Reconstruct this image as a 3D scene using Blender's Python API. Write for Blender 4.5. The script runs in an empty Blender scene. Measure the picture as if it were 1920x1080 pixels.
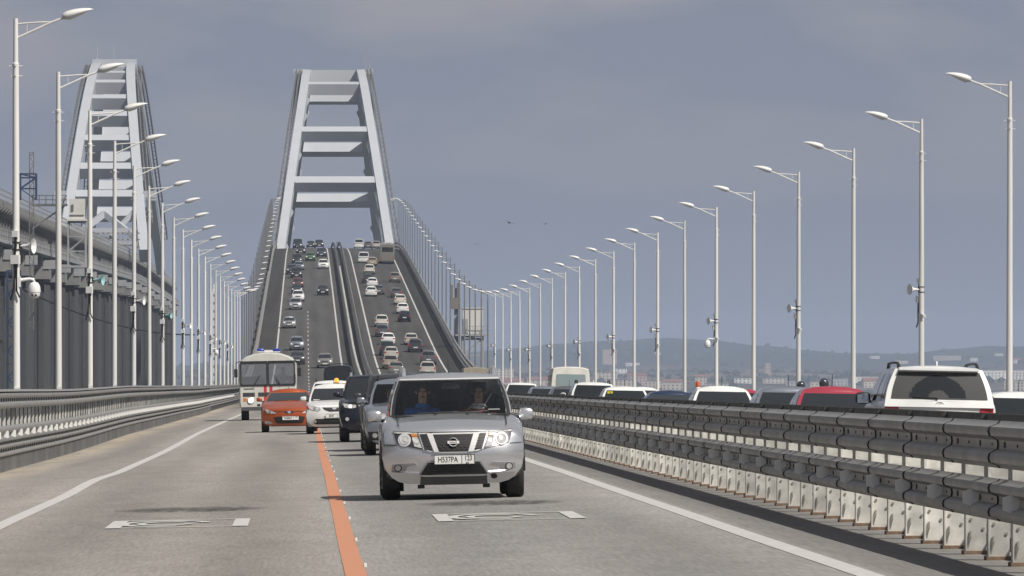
import bpy, bmesh, math, random
from mathutils import Vector, Matrix
random.seed(7)
R = math.radians
scene = bpy.context.scene
COL = scene.collection

# ------------------------------------------------------------------ materials
def mat(name, col, rough=0.6, metal=0.0, noise=0.0, nscale=3.0, bump=0.0, bscale=40.0, coat=0.0, spec=0.5, emit=None, estr=0.0, stretch=None, vary=0.0):
    m = bpy.data.materials.new(name)
    m.use_nodes = True
    nt = m.node_tree
    b = nt.nodes['Principled BSDF']
    b.inputs['Base Color'].default_value = (*col, 1)
    b.inputs['Roughness'].default_value = rough
    b.inputs['Metallic'].default_value = metal
    b.inputs['Coat Weight'].default_value = coat
    b.inputs['Coat Roughness'].default_value = 0.06
    b.inputs['Specular IOR Level'].default_value = spec
    if emit:
        b.inputs['Emission Color'].default_value = (*emit, 1)
        b.inputs['Emission Strength'].default_value = estr
    if noise > 0 or bump > 0:
        tc = nt.nodes.new('ShaderNodeTexCoord')
        mp = nt.nodes.new('ShaderNodeMapping')
        nt.links.new(tc.outputs['Object'], mp.inputs['Vector'])
        if stretch: mp.inputs['Scale'].default_value = stretch
    if noise > 0:
        n = nt.nodes.new('ShaderNodeTexNoise')
        n.inputs['Scale'].default_value = nscale
        n.inputs['Detail'].default_value = 6
        nt.links.new(mp.outputs['Vector'], n.inputs['Vector'])
        r = nt.nodes.new('ShaderNodeMapRange')
        r.inputs['From Min'].default_value = 0.3; r.inputs['From Max'].default_value = 0.7
        r.inputs['To Min'].default_value = 1 - noise; r.inputs['To Max'].default_value = 1 + noise
        nt.links.new(n.outputs['Fac'], r.inputs['Value'])
        mx = nt.nodes.new('ShaderNodeVectorMath'); mx.operation = 'SCALE'
        mx.inputs[0].default_value = col
        if vary > 0:                                   # each copy a little different: its own tone and its own stains
            oi = nt.nodes.new('ShaderNodeObjectInfo'); va = nt.nodes.new('ShaderNodeMapRange')
            va.inputs['To Min'].default_value = 1 - vary; va.inputs['To Max'].default_value = 1 + vary * .5
            nt.links.new(oi.outputs['Random'], va.inputs['Value'])
            vm = nt.nodes.new('ShaderNodeMath'); vm.operation = 'MULTIPLY'
            nt.links.new(r.outputs['Result'], vm.inputs[0]); nt.links.new(va.outputs['Result'], vm.inputs[1])
            nt.links.new(vm.outputs[0], mx.inputs['Scale'])
            off = nt.nodes.new('ShaderNodeMath'); off.operation = 'MULTIPLY'; off.inputs[1].default_value = 40
            nt.links.new(oi.outputs['Random'], off.inputs[0]); nt.links.new(off.outputs[0], mp.inputs['Location'])
        else: nt.links.new(r.outputs['Result'], mx.inputs['Scale'])
        nt.links.new(mx.outputs['Vector'], b.inputs['Base Color'])
        rr = nt.nodes.new('ShaderNodeMapRange')
        rr.inputs['From Min'].default_value = 0.3; rr.inputs['From Max'].default_value = 0.7
        rr.inputs['To Min'].default_value = min(1, rough + .08); rr.inputs['To Max'].default_value = max(0.02, rough - .08)
        nt.links.new(n.outputs['Fac'], rr.inputs['Value'])
        nt.links.new(rr.outputs['Result'], b.inputs['Roughness'])
    if bump > 0:
        n2 = nt.nodes.new('ShaderNodeTexNoise'); n2.inputs['Scale'].default_value = bscale; n2.inputs['Detail'].default_value = 4
        nt.links.new(mp.outputs['Vector'], n2.inputs['Vector'])
        bp = nt.nodes.new('ShaderNodeBump'); bp.inputs['Strength'].default_value = bump; bp.inputs['Distance'].default_value = 0.02
        nt.links.new(n2.outputs['Fac'], bp.inputs['Height'])
        nt.links.new(bp.outputs['Normal'], b.inputs['Normal'])
    return m

def glass_mat(name, tint, trans, rough=0.03, cover=(0.015, 0.018, 0.02)):
    """car glass: a tinted see-through pane with a fresnel reflection"""
    m = bpy.data.materials.new(name); m.use_nodes = True
    nt = m.node_tree; nt.nodes.clear()
    o = nt.nodes.new('ShaderNodeOutputMaterial')
    t = nt.nodes.new('ShaderNodeBsdfTransparent'); t.inputs['Color'].default_value = (*tint, 1)
    d = nt.nodes.new('ShaderNodeBsdfPrincipled'); d.inputs['Base Color'].default_value = (*cover, 1); d.inputs['Roughness'].default_value = rough
    g = nt.nodes.new('ShaderNodeBsdfGlossy'); g.inputs['Roughness'].default_value = rough
    f = nt.nodes.new('ShaderNodeFresnel'); f.inputs['IOR'].default_value = 1.5
    a = nt.nodes.new('ShaderNodeMixShader'); a.inputs['Fac'].default_value = trans
    nt.links.new(d.outputs[0], a.inputs[1]); nt.links.new(t.outputs[0], a.inputs[2])
    b = nt.nodes.new('ShaderNodeMixShader')
    nt.links.new(f.outputs[0], b.inputs['Fac']); nt.links.new(a.outputs[0], b.inputs[1]); nt.links.new(g.outputs[0], b.inputs[2])
    nt.links.new(b.outputs[0], o.inputs['Surface'])
    return m

def paint(name, col, metal=0.0, rough=0.32, dirt=0.10):
    return mat(name, col, rough, metal, noise=dirt, nscale=2.2, coat=0.6)

M = {}
M['white'] = paint('white_paint', (.73, .73, .715))
M['cream'] = paint('cream_paint', (.60, .575, .51))
M['silver'] = mat('silver_paint', (.64, .645, .665), .29, .74, noise=.03, nscale=2, coat=1.0)
M['silver_blue'] = mat('blue_silver_paint', (.36, .39, .45), .30, .75, noise=.04, nscale=2, coat=1.0)
M['grey'] = paint('grey_paint', (.13, .135, .145), .4)
M['dark_grey'] = paint('dark_grey_paint', (.055, .058, .065), .3)
M['black'] = paint('black_paint', (.014, .014, .017))
M['navy'] = paint('navy_paint', (.007, .009, .018), .1)
M['blue'] = paint('dark_blue_paint', (.02, .035, .075), .2)
M['red'] = paint('red_paint', (.33, .03, .055))
M['maroon'] = paint('maroon_paint', (.14, .012, .015))
M['orange'] = paint('orange_paint', (.41, .085, .024), .3)
M['green'] = paint('green_paint', (.04, .14, .04))
M['vanwhite'] = paint('van_paint', (.74, .72, .66))
M['beige'] = paint('beige_paint', (.34, .30, .23))
M['taupe'] = paint('taupe_paint', (.24, .22, .19), .2)
M['plastic'] = mat('black_plastic', (.018, .018, .019), .55, noise=.2, nscale=6)
M['greyplastic'] = mat('grey_plastic', (.075, .075, .078), .5, noise=.12, nscale=5)
M['rubber'] = mat('tyre_rubber', (.022, .021, .020), .8, noise=.25, nscale=9, bump=.5, bscale=70)
M['rim'] = mat('alloy_rim', (.4, .4, .41), .35, .8)
M['chrome'] = mat('chrome_trim', (.8, .8, .8), .25, .85)
M['satin'] = mat('satin_trim', (.58, .58, .58), .48, .1, spec=.3)
M['meshdark'] = mat('mesh_plastic', (.035, .035, .037), .45)
M['gloss_black'] = mat('grille_black', (.008, .008, .009), .6)
M['glass'] = glass_mat('dark_glass', (.5, .55, .55), .0, .04)
M['clearglass'] = glass_mat('clear_glass', (.84, .88, .88), .92)
M['lamp'] = mat('headlight_lens', (.46, .46, .455), .5, .0, noise=.4, nscale=14, spec=.2)
M['lampdark'] = mat('headlight_housing', (.06, .06, .065), .25, .4)
M['lit'] = mat('lit_headlight', (.9, .9, .85), .2, emit=(1, .97, .9), estr=1.6)
M['tail'] = mat('red_lens', (.42, .02, .022), .18, noise=.2, nscale=9, coat=1.0)
M['amber'] = mat('amber_lens', (.6, .2, .03), .2, coat=1.0)
M['litamber'] = mat('lit_amber_beacon', (.6, .2, .02), .2, emit=(1, .36, .04), estr=1.3)
M['plate'] = mat('plate_white', (.74, .74, .72), .45, noise=.05, nscale=30)
M['ink'] = mat('plate_ink', (.012, .012, .012), .6)
M['interior'] = mat('dark_interior', (.02, .021, .023), .9)
M['seat'] = mat('seat_fabric', (.05, .05, .052), .9)
M['skin'] = mat('skin', (.46, .27, .19), .55)
M['hair'] = mat('dark_hair', (.02, .016, .013), .7)
M['jacketblue'] = mat('blue_jacket', (.03, .12, .42), .8, noise=.35, nscale=12)
M['jacketred'] = mat('red_jacket', (.34, .025, .03), .8, noise=.2, nscale=12)
M['jacketdark'] = mat('dark_jacket', (.025, .026, .03), .8, noise=.3, nscale=10)
M['clothwhite'] = mat('white_cloth', (.65, .65, .66), .8)
M['pole'] = mat('pole_paint', (.72, .71, .685), .36, noise=.08, nscale=1.5, stretch=(6, 6, .4), vary=.12)
M['greypole'] = mat('grey_pole', (.21, .21, .215), .5, .2)  # darker grey for the lamp posts on the climb
M['lampbody'] = mat('luminaire_paint', (.72, .715, .70), .35)
M['lampglass'] = mat('luminaire_glass', (.62, .62, .6), .15, coat=.6)
M['blackwire'] = mat('black_cable', (.012, .012, .012), .6)
M['plasticwhite'] = mat('white_plastic', (.74, .74, .74), .35)
M['turq'] = mat('turquoise_plastic', (.27, .47, .50), .4)
M['steel'] = mat('rail_steel', (.27, .265, .252), .45, .2, noise=.09, nscale=1.3, bump=.05, bscale=9)
M['steeldark'] = mat('rail_seam_post_shade', (.03, .03, .03), .6, .3)
M['postwhite'] = mat('galvanised_post', (.62, .61, .57), .5, .12, noise=.26, nscale=6, vary=.25)
M['bolt'] = mat('bolt_steel', (.42, .41, .38), .4, .6)
M['rust'] = mat('rusty_base', (.16, .105, .07), .85, noise=.35, nscale=14)
M['reflwhite'] = mat('reflector_white', (.80, .80, .78), .3)
M['reflgrey'] = mat('reflector_grey', (.34, .34, .335), .4)
M['archwhite'] = mat('arch_paint', (.43, .45, .48), .5, noise=.05, nscale=.25)
M['concrete'] = mat('pier_concrete', (.062, .062, .063), .9, noise=.12, nscale=.18, stretch=(1, 1, .25))
M['concretelight'] = mat('cap_concrete', (.21, .207, .20), .85, noise=.2, nscale=.4)
M['girder'] = mat('girder_steel', (.16, .16, .16), .7, .1, noise=.25, nscale=.4)
M['greysteel'] = mat('grey_steelwork', (.34, .345, .35), .6, .1, noise=.15, nscale=.7)
M['scafblue'] = mat('blue_scaffold', (.025, .045, .10), .6)
M['booth'] = mat('booth_panel', (.60, .59, .55), .6, noise=.1, nscale=.8)
M['blue_light'] = mat('blue_lens', (.02, .04, .34), .15, coat=1.0)
M['stripe_red'] = mat('red_stripe', (.52, .035, .04), .4)
M['buswhite'] = paint('bus_paint', (.60, .59, .545))
M['yellow'] = mat('yellow_sticker', (.72, .58, .03), .5)
M['mirror'] = mat('mirror_glass', (.62, .66, .68), .03, 1.0)
M['helmet'] = mat('helmet_shell', (.05, .055, .07), .25, .3, noise=.6, nscale=18, coat=1.0)

# ------------------------------------------------------------------ mesh building
class MB:
    def __init__(s):
        s.v = []; s.f = []; s.mi = []
    def add(s, vs, fs, mi=0):
        o = len(s.v)
        s.v += [tuple(p) for p in vs]
        s.f += [tuple(i + o for i in f) for f in fs]
        s.mi += [mi] * len(fs)
    def box(s, c, d, mi=0, rot=None):
        x, y, z = d[0] / 2, d[1] / 2, d[2] / 2
        vs = [Vector((sx * x, sy * y, sz * z)) for sz in (-1, 1) for sy in (-1, 1) for sx in (-1, 1)]
        if rot is not None: vs = [rot @ p for p in vs]
        vs = [p + Vector(c) for p in vs]
        s.add(vs, [(0, 2, 3, 1), (4, 5, 7, 6), (0, 1, 5, 4), (2, 6, 7, 3), (0, 4, 6, 2), (1, 3, 7, 5)], mi)
    def bar(s, a, b, w, h=None, mi=0, up=(0, 0, 1)):
        """a square bar from a to b"""
        a, b = Vector(a), Vector(b); h = h or w
        t = (b - a).normalized(); u = Vector(up)
        if abs(t.dot(u)) > .98: u = Vector((0, 1, 0))
        sx = t.cross(u).normalized(); sz = sx.cross(t)
        vs = [p + sx * (i * w / 2) + sz * (j * h / 2) for p in (a, b) for i, j in ((-1, -1), (1, -1), (1, 1), (-1, 1))]
        s.add(vs, [(0, 1, 2, 3), (7, 6, 5, 4), (0, 4, 5, 1), (1, 5, 6, 2), (2, 6, 7, 3), (3, 7, 4, 0)], mi)
    def tube(s, pts, rad, n=8, mi=0, caps=True):
        pts = [Vector(p) for p in pts]
        if not isinstance(rad, (list, tuple)): rad = [rad] * len(pts)
        rings = []
        for i, p in enumerate(pts):
            t = (pts[min(i + 1, len(pts) - 1)] - pts[max(i - 1, 0)]).normalized()
            u = Vector((0, 0, 1)) if abs(t.z) < .9 else Vector((0, 1, 0))
            a = t.cross(u).normalized(); b = a.cross(t)
            rings.append([p + (a * math.cos(k * 2 * math.pi / n) + b * math.sin(k * 2 * math.pi / n)) * rad[i] for k in range(n)])
        s.loft(rings, True, caps, mi)
    def loft(s, rings, closed=True, caps=False, mi=0):
        n = len(rings[0]); vs = [p for r in rings for p in r]; fs = []
        for i in range(len(rings) - 1):
            for k in range(n if closed else n - 1):
                k2 = (k + 1) % n
                fs.append((i * n + k, i * n + k2, (i + 1) * n + k2, (i + 1) * n + k))
        if caps:
            fs.append(tuple(range(n))[::-1]); fs.append(tuple((len(rings) - 1) * n + k for k in range(n)))
        s.add(vs, fs, mi)
    def grid(s, fn, us, vs_, mi=0, skip=None, flip=False):
        P = [fn(u, v) for v in vs_ for u in us]; n = len(us); fs = []
        for j in range(len(vs_) - 1):
            for i in range(n - 1):
                if skip and skip((us[i] + us[i + 1]) / 2, (vs_[j] + vs_[j + 1]) / 2): continue
                q = (j * n + i, j * n + i + 1, (j + 1) * n + i + 1, (j + 1) * n + i)
                fs.append(q[::-1] if flip else q)
        s.add(P, fs, mi)
    def prism(s, poly, a, b, mi=0):
        """poly: list of (p, q) ; a, b: functions mapping (p,q) to the two end points"""
        n = len(poly); vs = [a(p) for p in poly] + [b(p) for p in poly]
        fs = [tuple(range(n))[::-1], tuple(range(n, 2 * n))] + [(k, (k + 1) % n, n + (k + 1) % n, n + k) for k in range(n)]
        s.add(vs, fs, mi)
    def lathe(s, prof, n=16, at=(0, 0, 0), axis='Z', mi=0):
        rings = []
        for r, h in prof:
            ring = []
            for k in range(n):
                c, d = r * math.cos(2 * math.pi * k / n), r * math.sin(2 * math.pi * k / n)
                p = {'Z': (c, d, h), 'Y': (c, h, d), 'X': (h, c, d)}[axis]
                ring.append(Vector(p) + Vector(at))
            rings.append(ring)
        s.loft(rings, True, True, mi)
    def mesh(s, name, mats, smooth=None):
        me = bpy.data.meshes.new(name)
        me.from_pydata(s.v, [], s.f)
        for m in (mats if isinstance(mats, (list, tuple)) else [mats]): me.materials.append(m)
        if any(s.mi): me.polygons.foreach_set('material_index', s.mi)
        bm = bmesh.new(); bm.from_mesh(me)
        bmesh.ops.remove_doubles(bm, verts=bm.verts, dist=1e-5)
        bmesh.ops.recalc_face_normals(bm, faces=bm.faces)
        if smooth:
            for f in bm.faces: f.smooth = True
            lim = R(smooth)
            for e in bm.edges:
                if len(e.link_faces) == 2 and e.calc_face_angle(0) > lim: e.smooth = False
        bm.to_mesh(me); bm.free()
        return me
    def obj(s, name, mats, parent=None, smooth=None, loc=None):
        o = bpy.data.objects.new(name, s.mesh(name, mats, smooth))
        COL.objects.link(o)
        if parent: o.parent = parent
        if loc: o.location = loc
        return o

def thing(name, label, cat, loc=(0, 0, 0), rot=(0, 0, 0), group=None):
    o = bpy.data.objects.new(name, None); COL.objects.link(o)
    o.location = loc; o.rotation_euler = rot
    o.empty_display_size = .3
    tag(o, label, cat, group)
    return o
def tag(o, label=None, cat=None, group=None, kind=None):
    if label: o['label'] = label
    if cat: o['category'] = cat
    if group: o['group'] = group
    if kind: o['kind'] = kind
    return o
KIDS = {}
def kids(o):
    if not KIDS or o not in KIDS: return [c for c in bpy.data.objects if c.parent == o]
    return KIDS[o]
def copy_tree(o, parent=None):
    c = o.copy(); COL.objects.link(c)
    if parent: c.parent = parent
    for ch in list(o.children): copy_tree(ch, c)
    return c
def recolor(o, mats, part='body'):
    """give one copy its own paint through object-level material slots"""
    for ch in o.children:
        if ch.name.split('.')[0] in ('body', 'roof', 'cabin', 'mirror'):
            ch.material_slots[0].link = 'OBJECT'; ch.material_slots[0].material = mats
ORD = ['zeroth', 'first', 'second', 'third', 'fourth', 'fifth', 'sixth', 'seventh', 'eighth', 'ninth', 'tenth', 'eleventh', 'twelfth', 'thirteenth',
       'fourteenth', 'fifteenth', 'sixteenth', 'seventeenth', 'eighteenth', 'nineteenth', 'twentieth', 'twenty-first', 'twenty-second', 'twenty-third']

# ------------------------------------------------------------------ the place: camera height, road profile
F = 13000.0          # focal length in photo pixels
EYE = 1.5
XM = 6.2             # centre of the median
def lerp_table(t, x):
    if x <= t[0][0]: return t[0][1]
    for (a, p), (b, q) in zip(t, t[1:]):
        if x <= b:
            k = (x - a) / (b - a); k = k * k * (3 - 2 * k)
            return p + (q - p) * k
    return t[-1][1]
WAVE = [(20, 0), (52, 0), (66, -.03), (78, -.015), (99, -.025), (111, .01), (130, -.05), (165, -.072), (231, -.005), (300, -.02), (372, -.05), (450, -.02), (540, 0)]
G = .0465
def prof(y):
    if y < 580: z = 0
    elif y < 860: z = G * (y - 580) ** 2 / 560
    elif y < 1220: z = G * 140 + G * (y - 860)
    elif y < 1780:
        t = y - 1220; z = G * 140 + G * 360 + G * t - G * t * t / 560
    else: z = G * 500 - G * (y - 1780)
    return z + lerp_table(WAVE, y)
def slope(y): return (prof(y + 1) - prof(y - 1)) / 2
def ground(x, y):
    xx = x if x <= XM else 2 * XM - x
    w = lerp_table(WAVE, y)                       # the small waves die out towards the median
    k = max(0, min(1, (5 - x) / 5))
    return prof(y) - w * (1 - k) + .02 * (xx - .4) - .10 * max(0, min(1, (x - 6.35) / .3)) - .06 * max(0, min(1, (x - 4.5) / .8)) * max(0, min(1, (6.35 - x) / .15))
def ys_range(a, b):
    out = []; y = a
    while y < b:
        out.append(y); y += 3 if y < 460 else 8
    return out + [b]
def at_pixel(px, py, ymin=560, ymax=1400):
    """the road point that shows at a photo pixel on the climbing part of the bridge"""
    lo, hi = ymin, ymax
    for _ in range(60):
        m = (lo + hi) / 2
        x = (px - 572) * m / F
        if 720 - (ground(x, m) - EYE) * F / m > py: lo = m
        else: hi = m
    return (px - 572) * lo / F, lo
SKYA=(2.2,2.47,3.22); SKYB=(3.1,3.08,3.5); HAZE=9.0e-5; EXPO=0.0
# ------------------------------------------------------------------ road, markings, deck
def road_material():
    m = bpy.data.materials.new('asphalt'); m.use_nodes = True
    nt = m.node_tree; N = nt.nodes; L = nt.links
    b = N['Principled BSDF']
    tc = N.new('ShaderNodeTexCoord'); sp = N.new('ShaderNodeSeparateXYZ'); L.new(tc.outputs['Object'], sp.inputs[0])
    def noise(scale, stretch, detail=5):
        mp = N.new('ShaderNodeMapping'); mp.inputs['Scale'].default_value = stretch
        L.new(tc.outputs['Object'], mp.inputs[0])
        n = N.new('ShaderNodeTexNoise'); n.inputs['Scale'].default_value = scale; n.inputs['Detail'].default_value = detail
        L.new(mp.outputs[0], n.inputs['Vector']); return n.outputs['Fac']
    def rng(v, a, b_, c, d):
        r = N.new('ShaderNodeMapRange'); r.inputs['From Min'].default_value = a; r.inputs['From Max'].default_value = b_
        r.inputs['To Min'].default_value = c; r.inputs['To Max'].default_value = d; L.new(v, r.inputs['Value']); return r.outputs[0]
    def mul(a, b_):
        n = N.new('ShaderNodeMath'); n.operation = 'MULTIPLY'; L.new(a, n.inputs[0]); L.new(b_, n.inputs[1]); return n.outputs[0]
    big = rng(noise(.35, (1.6, .05, 1)), .3, .7, .78, 1.18)        # long streaks along the lanes
    fine = rng(noise(26, (1, 1, 1), 3), .25, .75, .80, 1.2)          # aggregate
    mid = rng(noise(1.6, (1, .22, 1)), .3, .7, .93, 1.07)
    grain = rng(noise(34, (1, .035, 1), 2), .25, .75, .84, 1.16)
    f = mul(mul(mul(big, fine), mid), grain)
    # worn wheel tracks run along each lane (period one lane across)
    w = N.new('ShaderNodeMath'); w.operation = 'SINE'
    w2 = N.new('ShaderNodeMath'); w2.operation = 'MULTIPLY_ADD'; w2.inputs[1].default_value = 2 * math.pi / 1.9; w2.inputs[2].default_value = .5
    L.new(sp.outputs['X'], w2.inputs[0]); L.new(w2.outputs[0], w.inputs[0])
    f = mul(f, rng(w.outputs[0], -1, 1, .89, 1.06))
    base = N.new('ShaderNodeMix'); base.data_type = 'RGBA'
    base.inputs['A'].default_value = (.280, .260, .238, 1); base.inputs['B'].default_value = (.266, .255, .243, 1)
    lane = rng(sp.outputs['X'], .1, .7, 0, .85)
    add = N.new('ShaderNodeMath'); add.operation = 'ADD'; add.use_clamp = True; L.new(lane, add.inputs[0]); L.new(rng(noise(.6, (1, .06, 1)), .35, .65, -.15, .25), add.inputs[1])
    L.new(add.outputs[0], base.inputs['Factor'])
    # dusty sand drifts along the outer edge
    sand = N.new('ShaderNodeMix'); sand.data_type = 'RGBA'; sand.inputs['B'].default_value = (.40, .34, .27, 1)
    L.new(base.outputs['Result'], sand.inputs['A'])
    edge = rng(sp.outputs['X'], -4.75, -5.4, 0, 1.0)
    sn = rng(noise(1.2, (1, .12, 1)), .35, .6, .15, 1)
    L.new(mul(edge, sn), sand.inputs['Factor'])
    # asphalt blends to a darker tone on the climb of the bridge
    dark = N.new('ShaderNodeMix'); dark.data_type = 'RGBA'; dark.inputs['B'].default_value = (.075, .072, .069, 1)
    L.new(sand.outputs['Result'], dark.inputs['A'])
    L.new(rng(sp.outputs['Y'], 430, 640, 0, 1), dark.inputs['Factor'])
    # asphalt is darker from the lane line towards the median and beyond
    f = mul(f, rng(sp.outputs['X'], 4.28, 4.42, 1.0, .80))
    # dust lies on the driven lanes only, the shoulders stay darker
    ax = N.new('ShaderNodeMath'); ax.operation = 'SUBTRACT'; ax.inputs[1].default_value = XM; L.new(sp.outputs['X'], ax.inputs[0])
    ab = N.new('ShaderNodeMath'); ab.operation = 'ABSOLUTE'; L.new(ax.outputs[0], ab.inputs[0])
    sh = rng(ab.outputs[0], 9.3, 10.0, 1.10, .62)
    shm = N.new('ShaderNodeMix'); shm.data_type = 'FLOAT'; shm.inputs['A'].default_value = 1.0
    L.new(rng(sp.outputs['Y'], 560, 700, 0, 1), shm.inputs['Factor']); L.new(sh, shm.inputs['B'])
    f = mul(f, shm.outputs['Result'])
    v = N.new('ShaderNodeVectorMath'); v.operation = 'SCALE'
    L.new(dark.outputs['Result'], v.inputs[0]); L.new(f, v.inputs['Scale'])
    L.new(v.outputs[0], b.inputs['Base Color'])
    b.inputs['Roughness'].default_value = .85; b.inputs['Specular IOR Level'].default_value = .25
    bp = N.new('ShaderNodeBump'); bp.inputs['Strength'].default_value = .35; bp.inputs['Distance'].default_value = .01
    L.new(noise(60, (1, 1, 1), 3), bp.inputs['Height']); L.new(bp.outputs[0], b.inputs['Normal'])
    return m
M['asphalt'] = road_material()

def worn_paint(name, col, wear=.45):
    m = bpy.data.materials.new(name); m.use_nodes = True
    nt = m.node_tree; N = nt.nodes; L = nt.links; b = N['Principled BSDF']
    b.inputs['Roughness'].default_value = .75
    tc = N.new('ShaderNodeTexCoord'); n = N.new('ShaderNodeTexNoise'); n.inputs['Scale'].default_value = 9; n.inputs['Detail'].default_value = 8
    L.new(tc.outputs['Object'], n.inputs['Vector'])
    r = N.new('ShaderNodeMapRange'); r.inputs['From Min'].default_value = .35; r.inputs['From Max'].default_value = .7
    r.inputs['To Min'].default_value = 0; r.inputs['To Max'].default_value = wear; L.new(n.outputs['Fac'], r.inputs[0])
    mx = N.new('ShaderNodeMix'); mx.data_type = 'RGBA'; mx.inputs['A'].default_value = (*col, 1); mx.inputs['B'].default_value = (.24, .225, .205, 1)
    L.new(r.outputs[0], mx.inputs['Factor']); L.new(mx.outputs['Result'], b.inputs['Base Color'])
    return m
M['linewhite'] = worn_paint('road_paint_white', (.56, .55, .53), .35)
M['lineorange'] = worn_paint('road_paint_orange', (.56, .235, .125), .25)

def strip(mb, x0, x1, y0, y1, h, mi=0, ysamp=None):
    ys = ysamp or [y for y in ys_range(20, 1640) if y0 < y < y1]
    ys = [y0] + [y for y in ys if y0 < y < y1] + [y1]
    mb.grid(lambda u, v: (u, v, ground(u, v) + h), [x0, x1], ys, mi)

YS = ys_range(20, 1700)
mb = MB()
mb.grid(lambda u, v: (u, v, ground(u, v)), [-6.6, -5, -3, -1, 1, 3, 4.5, 5.3, XM, 6.35, 6.65, 7.4, 9.4, 11.4, 13.4, 15.4, 17.4, 19.0], YS)
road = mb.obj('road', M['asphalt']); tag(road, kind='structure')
mb = MB()      # the slab that carries the road
mb.grid(lambda u, v: (u, v, ground(-6.6, v) - .35), [-6.6, 19.0], YS, flip=True)
mb.grid(lambda u, v: (-6.6, v, ground(-6.6, v) - u), [-.0, 2.6], YS)
mb.grid(lambda u, v: (19.0, v, ground(19.0, v) - u), [2.6, -.0], YS)
mb.grid(lambda u, v: (u, v, ground(-6.6, v) - 2.6), [-6.6, 19.0], YS, flip=True)
deck = mb.obj('bridge_deck', M['concretelight']); tag(deck, kind='structure')

mb = MB()
for x in (-3.42, 4.19): strip(mb, x - .10, x + .10, 20, 1640, .004)
for x in (2 * XM + 3.42, 2 * XM - 4.19): strip(mb, x - .10, x + .10, 20, 1640, .004)
for k in range(52):                                              # broken line on the far carriageway
    y = 30 + 12 * k
    strip(mb, 11.9, 12.05, y, y + 4, .004)
for k in range(30):                                              # broken line between the oncoming lanes on the climb
    y = 560 + 14 * k
    strip(mb, .33, .45, y, y + 5, .0045)
tag(mb.obj('lane_marking', M['linewhite']), kind='structure')
mb = MB(); strip(mb, .315, .485, 20, 560, .006)
tag(mb.obj('lane_line', M['lineorange']), kind='structure')
mb = MB()                                                        # small white tabs standing at the edges of the orange tape
for k in range(30):
    y = 47 + 10.2 * k
    mb.box((.498, y, ground(.498, y) + .014), (.022, .22, .028))
o = mb.obj('road_stud_marking', M['reflwhite']); tag(o, kind='structure')

# painted counting frames across each lane, with rings inside
def frame_marking(xa, xb, ya, yb, cx):
    mb = MB(); h = .008
    strip(mb, xa, xa + .17, ya, yb, h); strip(mb, xb - .17, xb, ya, yb, h)
    strip(mb, xa + .17, xb - .17, ya, ya + .14, h) ; strip(mb, xa + .17, xb - .17, yb - .16, yb, h)
    cy = (ya + yb) / 2
    for r, w, a0, a1 in ((.46, .055, 10, 290), (.27, .05, 40, 350)):
        n = 36; ang = [R(a0 + (a1 - a0) * k / n) for k in range(n + 1)]
        f = lambda u, t: (cx + u * math.cos(t), cy + u * 3.2 * math.sin(t), ground(cx, cy) + (u * math.cos(t)) * .02 + slope(cy) * u * 3.2 * math.sin(t) + h)
        mb.grid(f, [r - w, r + w], ang)
    return mb
for xa, xb, cx in ((-2.17, -.62, -1.55), (1.44, 3.04, 2.1)):
    mb = frame_marking(xa, xb, 74.9, 78.9, cx)
    tag(mb.obj('painted_marking', M['linewhite']), kind='structure')

def stain_material():
    m = bpy.data.materials.new('tar_stain'); m.use_nodes = True
    nt = m.node_tree; N = nt.nodes; L = nt.links; b = N['Principled BSDF']
    b.inputs['Base Color'].default_value = (.075, .07, .066, 1); b.inputs['Roughness'].default_value = .8
    o = N['Material Output']; t = N.new('ShaderNodeBsdfTransparent'); mx = N.new('ShaderNodeMixShader')
    tc = N.new('ShaderNodeTexCoord'); mp = N.new('ShaderNodeMapping'); mp.inputs['Scale'].default_value = (1.3, .5, 1)
    L.new(tc.outputs['Object'], mp.inputs[0]); n = N.new('ShaderNodeTexNoise'); n.inputs['Scale'].default_value = 4; n.inputs['Detail'].default_value = 8
    L.new(mp.outputs[0], n.inputs['Vector'])
    g = N.new('ShaderNodeTexGradient'); g.gradient_type = 'SPHERICAL'
    mp2 = N.new('ShaderNodeMapping'); mp2.vector_type = 'TEXTURE'; mp2.inputs['Scale'].default_value = (1, 1.9, 1)
    L.new(tc.outputs['Object'], mp2.inputs[0]); L.new(mp2.outputs[0], g.inputs[0])
    r = N.new('ShaderNodeMapRange'); r.inputs['From Min'].default_value = .34; r.inputs['From Max'].default_value = .62; L.new(n.outputs['Fac'], r.inputs[0])
    r2 = N.new('ShaderNodeMapRange'); r2.inputs['From Max'].default_value = .4; L.new(g.outputs['Fac'], r2.inputs[0])
    k = N.new('ShaderNodeMath'); k.operation = 'MULTIPLY'; L.new(r.outputs[0], k.inputs[0]); L.new(r2.outputs[0], k.inputs[1])
    k2 = N.new('ShaderNodeMath'); k2.operation = 'MULTIPLY'; k2.inputs[1].default_value = .85; L.new(k.outputs[0], k2.inputs[0])
    L.new(k2.outputs[0], mx.inputs[0]); L.new(t.outputs[0], mx.inputs[1]); L.new(b.outputs[0], mx.inputs[2]); L.new(mx.outputs[0], o.inputs[0])
    return m
M['stain'] = stain_material()
for cx, hw in ((-1.4, .95), (2.3, .95)):
    mb = MB(); cy = 85.6
    mb.grid(lambda u, v: (u * hw, v, ground(cx + u * hw, cy + v) - ground(cx, cy) + .011), [-1, -.5, 0, .5, 1], [-1.9, -.9, 0, .9, 1.9])
    o = mb.obj('road_stain', M['stain'], loc=(cx, cy, ground(cx, cy))); tag(o, kind='structure')

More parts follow.
